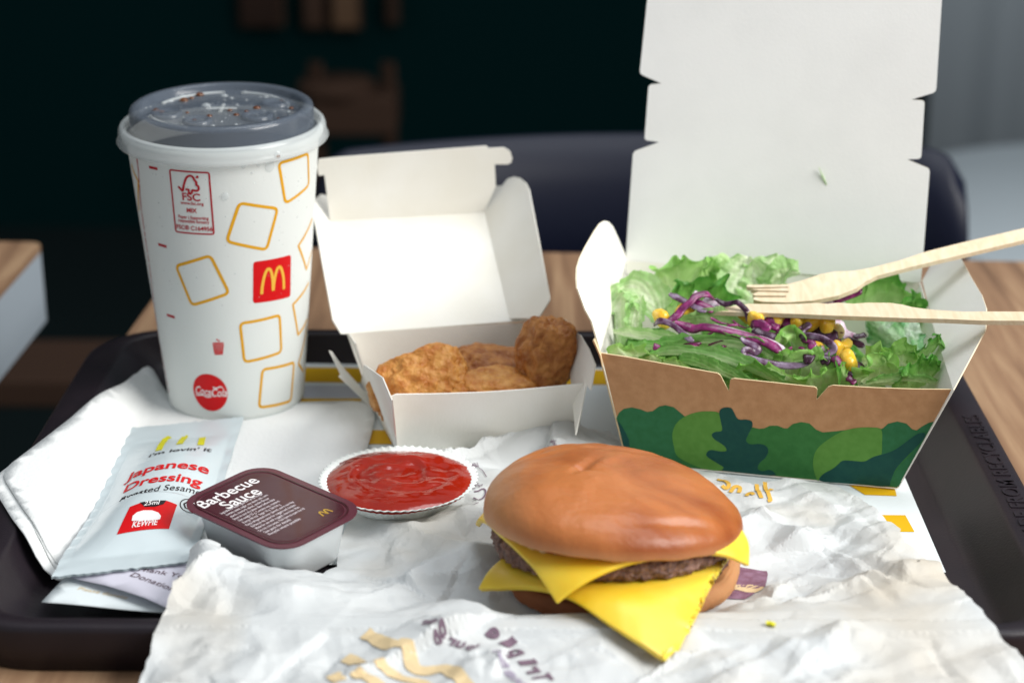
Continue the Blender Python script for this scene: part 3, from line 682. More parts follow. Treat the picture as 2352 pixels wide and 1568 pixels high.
# drops on the cup wall
g = Geo()
def walldrop(u, z, ru, rz, h, off=0.0):
    V = []; Fc = []; n = 12; m = 5
    for j in range(m + 1):
        a = pi / 2 * j / m
        for i in range(n):
            t = 2 * pi * i / n; V.append(cupmap(u + ru * cos(a) * cos(t), z + rz * cos(a) * sin(t), off + h * sin(a)))
    for j in range(m):
        for i in range(n): Fc.append((j * n + i, j * n + (i + 1) % n, (j + 1) * n + (i + 1) % n, (j + 1) * n + i))
    return V, Fc
for (x, y, r) in ((1560, 712, 2.0), (1520, 820, 2.2), (1285, 822, .8), (1420, 808, .9), (1120, 1088, 1.6), (1360, 880, .6), (1180, 800, .6)):
    u, z = hit_cup(*Z('z1', [(x, y)])[0]); g.add(walldrop(u, z, r, r * 1.25, r * .5, 3.2 if y < 760 else 0))
for _ in range(160):
    u = random.uniform(-55, 60); z = random.uniform(60, 124) ** 1.0; r = random.uniform(.12, .4); g.add(walldrop(u, z, r, r, r * .5))
mk('condensation_drops', g.V, g.F, M['water'], cup, smooth=True)['kind'] = 'stuff'
g = Geo()
for (x, y) in ((1560, 712),): u, z = hit_cup(*Z('z1', [(x, y)])[0]); g.add(walldrop(u, z - .4, 1.0, 1.0, .6, 3.3))
mk('amber_drop', g.V, g.F, M['amber'], cup, smooth=True)

# ------------------------------------------------------------------ nugget box
def flat_panel(name, px, P0n, m, parent, th=.55, off=0, rnd=0, edge=None):
    P0, n = P0n
    w = [onp(x, y, P0, n) for x, y in px]
    return panel3(name, w, n, m, parent, th, off, rnd, edge)
def panel3(name, w, n, m, parent, th=.55, off=0, rnd=0, edge=None):
    w = [np.array(p, float) for p in w]; e1 = w[1] - w[0]; e1 -= n * np.dot(e1, n); e1 /= np.linalg.norm(e1); e2 = np.cross(n, e1)
    q = [(np.dot(p - w[0], e1), np.dot(p - w[0], e2)) for p in w]
    if rnd: q = [tuple(v) for v in rounded(q, rnd, 3)]
    vv, ff = cdt_fill(dens(q, 12), 14, .1)
    F3 = lambda a, b, h: w[0] + e1 * a + e2 * b + n * h
    N_ = len(vv); V = [F3(a, b, off) for a, b in vv] + [F3(a, b, off - th) for a, b in vv]
    cnt = set()
    for f in ff:
        for i in range(len(f)): cnt.add((f[i], f[(i + 1) % len(f)]))
    Fc = [tuple(f) for f in ff] + [tuple(i + N_ for i in reversed(f)) for f in ff]; ne = len(Fc)
    for (a, b) in cnt:
        if (b, a) not in cnt: Fc.append((a, a + N_, b + N_, b))
    o = mk(name, V, Fc, [m, edge or m], parent)
    if edge and len(o.data.polygons) == len(Fc):
        for i in range(ne, len(Fc)): o.data.polygons[i].material_index = 1
    return o
nb = thing('nugget_box', 'open white card box of nuggets with its lid tipped back', 'food box', (-10, 840, 1.5))
A0 = atz(911.5, 1035.8, 2.2); B0 = atz(1316, 1008, 2.2)            # front bottom
TLn = atz(899, 907, 36); TRn = atz(1341, 882, 35.5)                # front top
HL = atz(796, 766, 41); HR = atz(1240, 735, 41)                    # hinge
A1 = atz(861, 943, 2.2); B1 = B0 + (A1 - A0) * np.array([.9, 1, 1])   # bottom back
fr = plane3(A0, B0, (TLn + TRn) / 2)
flat_panel('front_wall', Z('nug', [(690, 1237), (622, 820), (640, 790), (680, 772), (1000, 768), (1400, 755), (1700, 735), (2000, 706), (2215, 683), (2245, 700), (2165, 1140)]), fr, M['card'], nb)
panel3('base_panel', [A0, B0, B1, A1], np.array([0, 0, 1.]), M['card'], nb, .5)
bk_ = plane3(A1, HL, HR)
panel3('back_wall', [A1, B1, HR + (HR - HL) * .14 + np.array([0, 0, -1]), HL], bk_[1], M['card'], nb)
lf = plane3(A0, A1, HL)
flat_panel('left_wall', [(911.5, 1035.8), (861, 943), (829, 880), (836, 838), (877.8, 867.4), (899.5, 919)], (lf[0], lf[1]), M['card'], nb)
flat_panel('left_wall_rear', [(865, 950), (796, 766), (812, 790), (835, 860), (850, 900)], (lf[0], lf[1]), M['card'], nb, off=-.8)
P_ = atz(861, 943, 2.2)
fp = (P_, np.array([.55, -.83, .1]) / np.linalg.norm([.55, -.83, .1]))
flat_panel('side_flap', Z('nug', [(510, 905), (215, 625), (232, 610), (135, 412), (160, 420), (260, 560), (440, 760), (512, 885)]), fp, M['card'], nb)
g = Geo(); 
rt = plane3(B0, B1, HR + (HR - HL) * .14)
rp = (B0, np.array(rt[1]))
flat_panel('right_wall', Z('nug', [(2240, 692), (2275, 735), (2312, 530), (2260, 400), (2190, 285), (2120, 250), (2080, 300), (2150, 1100)]), (TRn, rt[1]), M['card'], nb)
# lid
hd = (HR - HL); hd[2] = 0; hd /= np.linalg.norm(hd); back = np.array([-hd[1], hd[0], 0])
el = radians(27); up_ = back * cos(el) + np.array([0, 0, 1]) * sin(el); nrm = np.cross(hd, up_); nrm *= np.sign(nrm[2])
mainp = (HL, nrm)
mt = flat_panel('lid_main_panel', [(796, 766), (784, 766), (758, 508.6), (1112.7, 487.2), (1169.8, 731), (1240, 733)], mainp, M['card'], nb, off=0)
TLm = onp(758, 508.6, *mainp); TRm = onp(1112.7, 487.2, *mainp); BRm = onp(1169.8, 731, *mainp); BLm = onp(784, 766, *mainp)
e2 = radians(103); up2 = back * cos(e2) + np.array([0, 0, 1]) * sin(e2); n2 = np.cross(hd, up2); n2 /= np.linalg.norm(n2)
if n2[1] > 0: n2 = -n2
flat_panel('lid_front_panel', [(758, 508.6), (751, 449), (745, 402), (732, 403.9), (728, 385), (731.9, 366), (776, 361.5), (1117.4, 335.8), (1122, 341), (1158, 339.6), (1172, 348), (1177, 363.4), (1174, 374), (1166, 377.7), (1136.5, 377.7), (1138.9, 427.7), (1112.7, 487.2)], (TLm, n2), M['card'], nb)
u3 = (BRm - TRm); u3 /= np.linalg.norm(u3); o3 = nrm * cos(radians(28)) + np.cross(u3, nrm) * 0
side = hd * sin(radians(38)) + nrm * cos(radians(38)); n3 = np.cross(u3, side); n3 /= np.linalg.norm(n3)
flat_panel('lid_side_panel', [(1169.8, 731), (1112.7, 487.2), (1138.9, 427.7), (1153, 426.2), (1165, 411), (1180, 405.5), (1193.6, 408.6), (1207, 419), (1215, 434.8), (1262.6, 682.3), (1262, 690), (1236.4, 729.9)], (BRm, n3), M['card'], nb)
u4 = (TLm - BLm); u4 /= np.linalg.norm(u4); side = -hd * sin(radians(38)) + nrm * cos(radians(38)); n4 = np.cross(u4, side); n4 /= np.linalg.norm(n4)
flat_panel('lid_side_panel', [(784, 766), (758, 508.6), (751, 449), (738, 446), (722, 458), (722, 500), (727, 525), (765.2, 734.7)], (BLm, n4), M['card'], nb)

# nuggets
def nugget(c, rx, ry, rz, rot, seed, m, label):
    bm = bmesh.new(); bmesh.ops.create_icosphere(bm, subdivisions=6, radius=1.0)
    R = Matrix.Rotation(rot[2], 3, 'Z') @ Matrix.Rotation(rot[1], 3, 'Y') @ Matrix.Rotation(rot[0], 3, 'X')
    for v in bm.verts:
        p = v.co.copy(); d = fbm(p.x + seed, p.y, p.z, 1.1, 3) * .22 + fbm(p.x + seed, p.y + 4, p.z, 4.5, 4) * .06 + -.03 * abs(fbm(p.x * 1.2 + seed, p.y * 1.2, p.z * 1.2, 11, 3))
        s = Vector((math.copysign(abs(p.x) ** .85, p.x), math.copysign(abs(p.y) ** .85, p.y), math.copysign(abs(p.z) ** .7, p.z)))
        q = s * (1 + d); q = Vector((q.x * rx, q.y * ry, q.z * rz)); q = R @ q; v.co = Vector(c) + q
    me = bpy.data.meshes.new('nugget'); bm.to_mesh(me); bm.free()
    return tag(new_obj('nugget', me, m, smooth=True), label, 'nugget', 'chicken nuggets in the white box')
nugget((-42.5, 838, 28), 22, 15, 14.5, (radians(55), radians(-14), radians(12)), 1.3, M['nugget'], 'golden chicken nugget leaning at the left end of the white box')
nugget((-8, 856, 25), 25, 15, 9.5, (radians(35), radians(6), 0), 5.1, M['nuggetdark'], 'browner nugget lying behind the others in the middle of the white box')
nugget((-6, 836, 26), 21, 13, 8, (radians(20), radians(4), .1), 9.7, M['nugget'], 'golden nugget lying flat just behind the front wall of the box')
nugget((16, 846, 39), 13, 12.5, 19, (0, radians(6), .5), 13.2, M['nuggetdark'], 'dark brown nugget standing upright at the right end of the white box')

# ------------------------------------------------------------------ salad box
sb = thing('salad_box', 'brown kraft salad box printed with green leaves, white lid standing open', 'salad box', (115, 840, 1.5))
S0 = atz(1441, 1061, 2.5); S1 = atz(2061, 1120, 2.5); S2 = atz(1378, 811, 57); S3 = atz(2189.5, 894.4, 55.5)
sf = plane3(S0, S1, (S2 + S3) / 2)
frontpx = Z('z7', [(155, 690), (300, 712), (500, 748), (700, 783), (850, 810), (868, 822), (918, 918), (926, 856), (934, 845), (950, 841), (1150, 862), (1300, 878), (1430, 892), (1442, 898), (1447, 908), (1443, 970), (1512, 892), (1540, 882), (1792, 897)]) + [(2100, 893.5), (2189.5, 894.4), (2061, 1120), (1700, 1086), (1441, 1061)]
flat_panel('front_wall', frontpx, sf, M['kraft'], sb, .6, edge=M['kedge'])
def prn(name, px, m, off, smooth=True):
    P0, n = sf; w = [onp(x, y, P0, n) for x, y in px]; e1 = w[1] - w[0]; e1 /= np.linalg.norm(e1); e2 = np.cross(n, e1)
    q = [(np.dot(p - w[0], e1), np.dot(p - w[0], e2)) for p in w]
    if smooth: q = [tuple(v) for v in closed_smooth(q, 4)]
    vv, ff = cdt_fill(q, None)
    return mk(name, [w[0] + e1 * a + e2 * b + n * off for a, b in vv], ff, m, sb)
topline = Z('z7', [(247, 1078), (262, 1046), (290, 1022), (340, 1013), (390, 1024), (430, 1040), (465, 1035), (500, 1008), (540, 1000), (590, 1012), (630, 1045), (655, 1066), (720, 1060), (870, 1090), (1000, 1110), (1060, 1132), (1100, 1141), (1130, 1138), (1165, 1122), (1210, 1122), (1250, 1138), (1270, 1138), (1300, 1112), (1350, 1100), (1400, 1108), (1440, 1145), (1480, 1162), (1560, 1155), (1620, 1148), (1700, 1160)]) + \
          Z('z8', [(800, 1190), (865, 1175), (890, 1150), (940, 1138), (990, 1150), (1020, 1180), (1045, 1187), (1075, 1165), (1110, 1146), (1147, 1136)])
def topl(k0, k1): return topline[k0:k1]
def inset(px):  # keep prints inside the panel
    return px
prn('green_print', [tuple(v[:2]) for v in topline] + [(2061 - 1, 1119), (1441 + 2, 1060)], M['g2'], .06, False)
prn('green_print', topline[0:12] + Z('z7', [(610, 1100), (585, 1200), (610, 1310), (640, 1340)]) + [(1560, 1071), (1443, 1060)], M['g1'], .09, False)
prn('green_print', Z('z8', [(858, 1178), (890, 1150), (940, 1138), (990, 1150), (1020, 1180), (1045, 1187), (1075, 1165), (1110, 1146), (1146, 1137), (1050, 1290), (960, 1340), (850, 1330)]), M['g1'], .09, False)
prn('leaf_print', Z('z7', [(655, 1068), (720, 1043), (790, 1036), (860, 1045), (900, 1100), (920, 1200), (905, 1300), (880, 1384), (760, 1376), (620, 1310), (590, 1240), (582, 1170), (605, 1110)]), M['g3'], .13)
prn('leaf_print', Z('z8', [(507, 1462), (484, 1400), (482, 1340), (505, 1285), (560, 1238), (640, 1192), (720, 1173), (800, 1170), (852, 1182), (857, 1250), (845, 1335), (760, 1365), (640, 1360), (560, 1420), (520, 1440)]), M['g3'], .13)
prn('leaf_print', Z('z7', [(862, 1040), (885, 1015), (930, 1015), (950, 1042), (975, 1083), (1020, 1085), (1055, 1095), (1060, 1125), (1040, 1165), (1022, 1210), (1050, 1233), (1100, 1230), (1140, 1242), (1155, 1270), (1140, 1310), (1102, 1345), (1092, 1378), (1120, 1393), (1160, 1385), (1188, 1398), (1184, 1420), (1000, 1403), (884, 1390), (888, 1370), (850, 1345), (792, 1308), (786, 1285), (812, 1266), (870, 1275), (905, 1270), (890, 1240), (830, 1200), (818, 1172), (840, 1158), (878, 1150), (872, 1100)]), M['g4'], .17)
prn('leaf_print', Z('z8', [(520, 1462), (535, 1425), (600, 1388), (640, 1352), (700, 1352), (760, 1355), (810, 1330), (880, 1310), (930, 1290), (1000, 1240), (1050, 1205), (1085, 1200), (1090, 1222), (1050, 1270), (990, 1330), (930, 1400), (905, 1460), (885, 1492), (760, 1483), (640, 1474)]), M['g4'], .17)
prn('leaf_print', Z('z8', [(896, 1490), (905, 1440), (960, 1370), (1048, 1285), (1075, 1262), (1000, 1400), (948, 1492)]), M['g1'], .14, False)
prn('leaf_print', Z('z7', [(251, 1085), (275, 1115), (302, 1160), (322, 1205), (326, 1240), (320, 1290), (300, 1290)]), M['g4'], .13, False)
H1 = atz(2112, 649, 61); H0 = atz(1438.5, 598, 62)
bd = H1 - H0
panel3('base_panel', [S0, S1, S1 + (H1 - S3) * .82 * np.array([1, 1, 0]), S0 + (H0 - S2) * .82 * np.array([1, 1, 0])], np.array([0, 0, 1.]), M['card'], sb, .6)
BB0 = S0 + (H0 - S2) * .82 * np.array([1, 1, 0]); BB1 = S1 + (H1 - S3) * .82 * np.array([1, 1, 0])
bp_ = plane3(BB0, BB1, (H0 + H1) / 2); panel3('back_wall', [BB0, BB1, H1, H0], bp_[1], M['card'], sb, .6)
lw = plane3(S0, S2, H0); rw = plane3(S1, S3, H1)
# left side wall with tall petal flap
nl = np.cross(S2 - S0, H0 - S0); nl /= np.linalg.norm(nl); nl = nl if np.dot(nl, CAM - S0) > 0 else -nl
panel3('left_wall', [S0, S2, H0, BB0], nl, M['card'], sb, .6, edge=M['kedge'])
flat_panel('left_flap', [(1380.3, 810.9), (1359, 737.8), (1343.8, 710.9), (1326, 662), (1324.3, 640), (1325.3, 614.7), (1332, 592), (1345, 566), (1366, 530), (1378, 513), (1388, 507), (1398, 509), (1408, 520), (1421, 548), (1436, 584), (1446, 620), (1452, 660), (1455, 720), (1452, 800)], (S2, nl), M['card'], sb, .6, edge=M['cardedge'])
o = mk('tuck_tab', *boxVF(0, 0, 0, 0, 0, 0), M['kraft'], sb) if False else None
flat_panel('tuck_tab', [(1363, 778), (1366, 776), (1381, 811), (1386, 838), (1378, 812)], sf, M['kraft'], sb, 2.2, off=2.0, edge=M['kedge'])
nr_ = np.cross(S3 - S1, H1 - S1); nr_ /= np.linalg.norm(nr_); nr_ = nr_ if np.dot(nr_, CAM - S1) > 0 else -nr_
panel3('right_wall', [S1, S3, H1, BB1], nr_, M['card'], sb, .6)
hh_ = (H1 - S3) / np.linalg.norm(H1 - S3); oo_ = np.cross(hh_, [0, 0, 1]); oo_ /= np.linalg.norm(oo_); oo_ = oo_ if oo_[0] > 0 else -oo_
uu_ = oo_ * sin(radians(50)) + np.array([0, 0, 1]) * cos(radians(50)); nflap = np.cross(hh_, uu_); nflap /= np.linalg.norm(nflap); nflap = nflap if np.dot(nflap, CAM - S3) > 0 else -nflap
flat_panel('right_flap', [(2189.5, 894.4), (2263, 757.6), (2266, 735), (2265.3, 707), (2254.7, 677), (2229.5, 635), (2208.4, 595), (2200, 592), (2136.8, 610.2), (2118, 644), (2150, 770)], (S3, nflap), M['card'], sb, .6, edge=M['cardedge'])
# tall lid
lk = radians(10); hdir = (H1 - H0); hdir /= np.linalg.norm(hdir); bdir = np.cross(np.array([0, 0, 1.]), hdir); bdir[2] = 0; bdir /= np.linalg.norm(bdir)
upl = bdir * sin(lk) + np.array([0, 0, 1.]) * cos(lk); nld = np.cross(hdir, upl); nld /= np.linalg.norm(nld); nld = nld if np.dot(nld, CAM - H0) > 0 else -nld
lidpx = [(1438.5, 600), (1438.2, 570)] + Z('lid', [(303, 810), (310, 795), (322, 788), (440, 745), (376, 736), (366, 728), (365, 715), (384, 462), (388, 450), (400, 442), (452, 438), (352, 394), (342, 384), (340, 370), (378, 0)]) + [(1492, -150), (2170, -150)] + Z('lid', [(1922, 0), (1893, 462), (1889, 478), (1876, 488), (1762, 523), (1818, 526), (1829, 532), (1831, 545), (1815, 810), (1812, 826), (1800, 833), (1738, 835), (1848, 880), (1856, 890), (1858, 905), (1828, 1290)]) + [(2115.2, 649)]
flat_panel('lid_panel', lidpx, (H0, nld), mat('lid_card', '#f3f3f2', .75, .15, .08, 900, var='#eeeeed', vscale=30), sb, .6, edge=M['cardedge'])
q = onp(*Z('lid', [(1298, 925)])[0], H0, nld)
g = Geo(); V, Fc = tube([q + nld * .5 + np.array([-2.0, 0, 4.5]), q + nld * .5, q + nld * .5 + np.array([2.0, 0, -4])], lambda t: .3 + .6 * t, 6, .4); mk('lettuce_scrap', V, Fc, M['frilldark'], None, smooth=True)
tag(bpy.data.objects['lettuce_scrap'], 'tiny dark lettuce scrap stuck on the white salad box lid', 'lettuce scrap')

# ------------------------------------------------------------------ lettuce
def keep_in(q):
    for P0_, n_, lim in ((S0, sf[1], 60), (S0, -nl, 58), (S1, -nr_, 58)):
        if q[2] < lim:
            dd = np.dot(q - P0_, n_)
            if dd > -1.2: q = q - n_ * (dd + 1.2)
    return q
def leaf(name, spine, width, side, kind='frill', m='frill', amp=3.0, freq=9, seed=0, nu=170, nv=24, curl=0.0, label=None, cat='lettuce leaf', group='lettuce in the salad box', raw=False, e0=0.0, jag=.06):
    r = random.Random(seed); pts = catmull(spine, nu); side = np.array(side, float); side /= np.linalg.norm(side)
    V = []; E = []; ph = [r.uniform(0, 6.28) for _ in range(5)]; fr2 = freq * r.uniform(1.7, 2.3)
    for i in range(nu):
        t = i / (nu - 1); d = pts[min(i + 1, nu - 1)] - pts[max(i - 1, 0)]; d /= np.linalg.norm(d) + 1e-9
        s = side - d * np.dot(side, d); s /= np.linalg.norm(s) + 1e-9; nn = np.cross(d, s)
        wt = width * (sin(pi * min(max(t, .02), .98)) ** .45)
        for j in range(nv):
            v = j / (nv - 1) * 2 - 1
            if kind == 'frill': w = ((v + 1) / 2); ed = w ** 1.6
            else: w = abs(v); ed = w ** 2.2
            jg = 1 + jag * (fbm(t * freq * 1.1 + seed, v * .5, 3, 1.3, 2) + .55 * abs(sin(t * freq * 13 + 2 * sin(t * 31 + seed))) - .3) * max(0, w - .5) * 2.6
            ruf = amp * ed * (.45 * sin(freq * 6.28 * t + ph[0] + 1.1 * sin(5 * t + ph[1]) + v * 1.5))
            along = amp * .55 * ed * cos(freq * 6.28 * t + ph[3])
            cv = curl * (v * v if kind != 'frill' else w * w) * width * .5
            rip = .45 * fbm(t * 9 + seed, v * 2.0, 1.0, 1.0, 3) * (1 - .4 * w) + ((.5 * math.exp(-(v * 6) ** 2) + .16 * sin(abs(v) * 20 + t * 16)) if kind != 'frill' else 0)
            qp = pts[i] + s * (v * wt * .5); nv1 = np.array(mnoise.noise_vector(Vector(qp * (.10 + .012 * amp)) + Vector((seed, 0, 0)))); nv2 = np.array(mnoise.noise_vector(Vector(qp * .24) + Vector((0, seed, 0)))); nv3 = np.array(mnoise.noise_vector(Vector(qp * .55)))
            dsp = amp * (1.5 * ed + .12) * nv1 + amp * (.95 * ed + .12) * nv2 + .30 * nv3 * (.5 + ed)
            q_ = dsp + (pts[i] + s * (v * wt * .5 * jg + (ed * amp * .12 * sin(fr2 * 6.28 * t * .9 + ph[4]))) + nn * (ruf + cv + rip) + d * along); V.append(keep_in(q_)); E.append(min(1, e0 + (ed if kind == 'frill' else w + .16 * sin(abs(v) * 20 + t * 16))))
    Fc = [(i * nv + j, (i + 1) * nv + j, (i + 1) * nv + j + 1, i * nv + j + 1) for i in range(nu - 1) for j in range(nv - 1)]
    if raw: return V, Fc, E
    o = mk(name, V, Fc, M[m], smooth=True)
    a = o.data.attributes.new('e', 'FLOAT', 'POINT'); a.data.foreach_set('value', E)
    if label: tag(o, label, cat, group)
    return o
def P(*l): return [atY(x, y, Y) for x, y, Y in l]
U = (0, -.35, 1); UF = (0, -.9, .8)
leaf('lettuce_leaf', P((1508, 660, 888), (1560, 652, 884), (1610, 655, 886), (1658, 640, 890)), 34, U, 'frill', 'frill', 2.6, 5, 3, label='bright frilly lettuce leaf standing at the back left against the white lid')
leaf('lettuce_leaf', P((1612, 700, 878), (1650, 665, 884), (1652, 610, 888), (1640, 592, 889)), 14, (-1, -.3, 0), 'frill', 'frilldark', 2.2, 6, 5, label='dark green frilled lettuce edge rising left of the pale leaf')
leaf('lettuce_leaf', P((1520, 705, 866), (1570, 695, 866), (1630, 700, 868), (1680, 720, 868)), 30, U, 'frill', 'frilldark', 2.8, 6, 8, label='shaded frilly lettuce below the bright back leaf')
leaf('lettuce_leaf', P((1700, 720, 866), (1712, 660, 876), (1718, 588, 886)), 26, (1, -.2, 0), 'wide', 'pale', 1.4, 4, 11, curl=-.25, label='large pale translucent lettuce leaf standing upright at the back')
leaf('lettuce_leaf', P((1735, 710, 868), (1760, 650, 876), (1795, 590, 884)), 24, (1, -.2, .2), 'wide', 'pale', 2.2, 5, 15, curl=-.2, label='pale ragged lettuce leaf behind the fork tines')
leaf('lettuce_leaf', P((1755, 665, 874), (1795, 632, 876), (1836, 626, 876)), 15, (0, -.5, 1), 'wide', 'pale', 1.2, 3, 17, curl=-.5, e0=.35, label='rounded light green leaf tip right above the fork tines')
leaf('lettuce_leaf', P((1415, 800, 838), (1416, 715, 852), (1440, 655, 862)), 16, (1, -.5, 0), 'wide', 'pale', 1.6, 4, 21, curl=-.3, e0=.2, label='pale green leaf curling against the left end flap')
leaf('lettuce_leaf', P((1425, 660, 862), (1465, 660, 858), (1500, 700, 850), (1520, 745, 842)), 17, (-.3, -.6, -.6), 'wide', 'pale', 1.6, 4, 23, curl=-.35, e0=.3, label='arched pale leaf over the left corner of the salad')
leaf('lettuce_leaf', P((1455, 780, 838), (1462, 715, 846), (1470, 685, 852)), 10, (1, -.5, 0), 'wide', 'pale', 1.2, 4, 25, curl=-.3, e0=.3, label='narrow pale leaf fold under the left arch')
leaf('lettuce_leaf', P((1410, 763, 832), (1480, 775, 828), (1560, 790, 822), (1640, 810, 815)), 17, UF, 'wide', 'pale', .8, 3, 31, curl=-.12, e0=.12, label='long pale lettuce rib piece pointing to the left flap')
leaf('lettuce_leaf', P((1545, 752, 834), (1600, 738, 836), (1660, 738, 836), (1710, 765, 828)), 17, UF, 'wide', 'pale', .9, 3, 33, curl=-.3, e0=.4, label='smooth light green leaf back under the cabbage strip')
leaf('lettuce_leaf', P((1440, 800, 820), (1540, 800, 818), (1640, 790, 818), (1730, 800, 812), (1790, 830, 806)), 22, UF, 'wide', 'romaine', 1.0, 3, 35, curl=-.15, label='broad green romaine leaf across the middle of the salad')
leaf('lettuce_leaf', P((1470, 830, 812), (1530, 812, 812), (1600, 815, 808), (1680, 832, 803), (1760, 866, 797), (1800, 885, 793)), 17, UF, 'wide', 'romaine', .9, 3, 37, curl=-.25, label='folded romaine leaf with raised midrib above the front wall')
leaf('lettuce_leaf', P((1560, 830, 806), (1610, 840, 803), (1670, 862, 798), (1740, 892, 792)), 15, UF, 'wide', 'romaine', .8, 3, 39, curl=-.3, e0=.15, label='front romaine leaf with pale veins behind the left notch')
leaf('lettuce_leaf', P((1392, 815, 814), (1440, 812, 812), (1490, 818, 810), (1525, 832, 806)), 14, (0, -.6, 1), 'frill', 'frill', 2.0, 5, 41, label='curly lettuce edge at the front left corner of the box')
leaf('lettuce_leaf', P((1500, 845, 806), (1540, 838, 806), (1590, 858, 801), (1630, 872, 798)), 10, (0, -.6, 1), 'frill', 'frill', 1.3, 4, 43, label='small curly lettuce bit low behind the front wall')
leaf('lettuce_leaf', P((1750, 812, 812), (1790, 800, 814), (1840, 795, 815), (1880, 808, 812)), 21, (0, -.5, 1), 'frill', 'frill', 2.4, 5, 45, label='upright frilly leaf in the centre between cabbage curls')
leaf('lettuce_leaf', P((1770, 840, 804), (1820, 832, 804), (1880, 835, 804), (1915, 850, 800)), 20, (.1, -.6, 1), 'frill', 'frill', 2.6, 6, 47, label='frilly leaf below the long curled cabbage shred')
leaf('lettuce_leaf', P((1690, 850, 801), (1740, 845, 800), (1790, 862, 797), (1850, 885, 793)), 17, UF, 'wide', 'frill', 1.6, 5, 49, e0=.2, label='crinkled lettuce leaf lying left of the right notch')
leaf('lettuce_leaf', P((1820, 885, 795), (1870, 880, 794), (1920, 868, 796), (1962, 872, 796)), 20, (0, -.6, 1), 'frill', 'frill', 2.8, 5, 51, label='bright frilly leaf rising behind the right notch')
leaf('lettuce_leaf', P((1950, 885, 792), (1985, 865, 796), (2030, 850, 800), (2080, 862, 796)), 24, (0, -.6, 1), 'frill', 'frill', 3.2, 6, 53, label='tightly curled frilly leaf right of the corn kernels')
leaf('lettuce_leaf', P((1985, 830, 806), (2030, 820, 808), (2080, 828, 806), (2120, 850, 800)), 18, (0, -.6, 1), 'frill', 'frill', 2.6, 6, 55, label='curly lettuce edge in front of the dressing coated leaf')
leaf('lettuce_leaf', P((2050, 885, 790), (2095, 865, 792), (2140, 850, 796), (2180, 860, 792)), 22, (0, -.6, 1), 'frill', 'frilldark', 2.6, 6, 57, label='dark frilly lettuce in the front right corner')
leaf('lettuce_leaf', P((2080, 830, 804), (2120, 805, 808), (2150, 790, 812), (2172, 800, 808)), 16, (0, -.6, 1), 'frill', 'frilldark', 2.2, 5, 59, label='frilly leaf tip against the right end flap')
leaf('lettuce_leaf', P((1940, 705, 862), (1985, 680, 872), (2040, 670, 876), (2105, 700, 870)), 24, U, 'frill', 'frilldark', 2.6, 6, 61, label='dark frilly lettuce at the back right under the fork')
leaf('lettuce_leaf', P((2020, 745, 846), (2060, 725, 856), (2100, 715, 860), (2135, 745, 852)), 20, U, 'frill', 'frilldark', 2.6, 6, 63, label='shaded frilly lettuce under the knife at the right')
leaf('lettuce_leaf', P((1990, 728, 836), (2030, 755, 830), (2070, 790, 822), (2110, 845, 808)), 23, (1, -.4, .55), 'wide', 'dress', 1.6, 4, 65, curl=-.35, label='crumpled leaf coated in white dressing, right of the cabbage', cat='lettuce leaf')
leaf('lettuce_leaf', P((1990, 880, 789), (2050, 872, 789), (2110, 874, 788), (2165, 880, 787)), 9, UF, 'wide', 'romaine', .6, 3, 67, curl=-.3, label='flat dull green leaf strip along the front right edge')
# bed of lettuce under everything, its darker green imitating shade between the leaves
g = Geo(); EE = []
rr = random.Random(5)
for k in range(46):
    s = rr.uniform(0.04, .96); t = rr.uniform(.08, .9)
    b0 = S2 + (S3 - S2) * s; b1 = H0 + (H1 - H0) * s; c = b0 + (b1 - b0) * t; c = c + (np.array([112, 840, 0]) * np.array([1, 1, 0]) + np.array([0, 0, c[2]]) - c) * .12
    c[2] = rr.uniform(24, 47); a = rr.uniform(0, pi); L = rr.uniform(12, 20); d = np.array([cos(a), sin(a), rr.uniform(-.2, .2)]) * L
    V, Fc, E = leaf('x', [c - d, c + np.array([0, 0, rr.uniform(-1, 4)]), c + d], rr.uniform(14, 24), (rr.uniform(-.6, .6), -.6, rr.uniform(.4, 1)), rr.choice(('frill', 'wide')), 'frill', 2.2, 4, k + 100, 40, 12, raw=True)
    g.add((V, Fc)); EE += E
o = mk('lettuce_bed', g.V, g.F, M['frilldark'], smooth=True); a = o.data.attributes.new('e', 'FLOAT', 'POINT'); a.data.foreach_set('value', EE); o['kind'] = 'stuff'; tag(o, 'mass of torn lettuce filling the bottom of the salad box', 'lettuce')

# corn
def kernel(px, py, Y, r, seed, m, label):
    c = atY(px, py, Y - 4); r *= 1.12; bm = bmesh.new(); bmesh.ops.create_icosphere(bm, subdivisions=4, radius=1.0); rd = random.Random(seed)
    R = Matrix.Rotation(rd.uniform(0, 6), 3, 'Z') @ Matrix.Rotation(rd.uniform(-.7, .7), 3, 'X') @ Matrix.Rotation(rd.uniform(-.7, .7), 3, 'Y')
    for v in bm.verts:
        p = v.co.copy(); q = Vector([math.copysign(abs(k) ** .8, k) for k in p]); q = Vector((q.x * 1.0, q.y * .62, q.z * 1.05 * (1 - .22 * max(0, p.z)))); q *= 1 + .06 * fbm(p.x + seed, p.y, p.z, 1.5, 2) - .12 * math.exp(-((p.x) ** 2 + (p.z - .9) ** 2) * 6)
        v.co = Vector(c) + (R @ q) * r
    me = bpy.data.meshes.new('corn_kernel'); bm.to_mesh(me); bm.free()
    return tag(new_obj('corn_kernel', me, m, smooth=True), label, 'corn kernel', 'sweetcorn kernels in the salad')
def Pc(k, x, y): return Z(k, [(x, y)])[0]
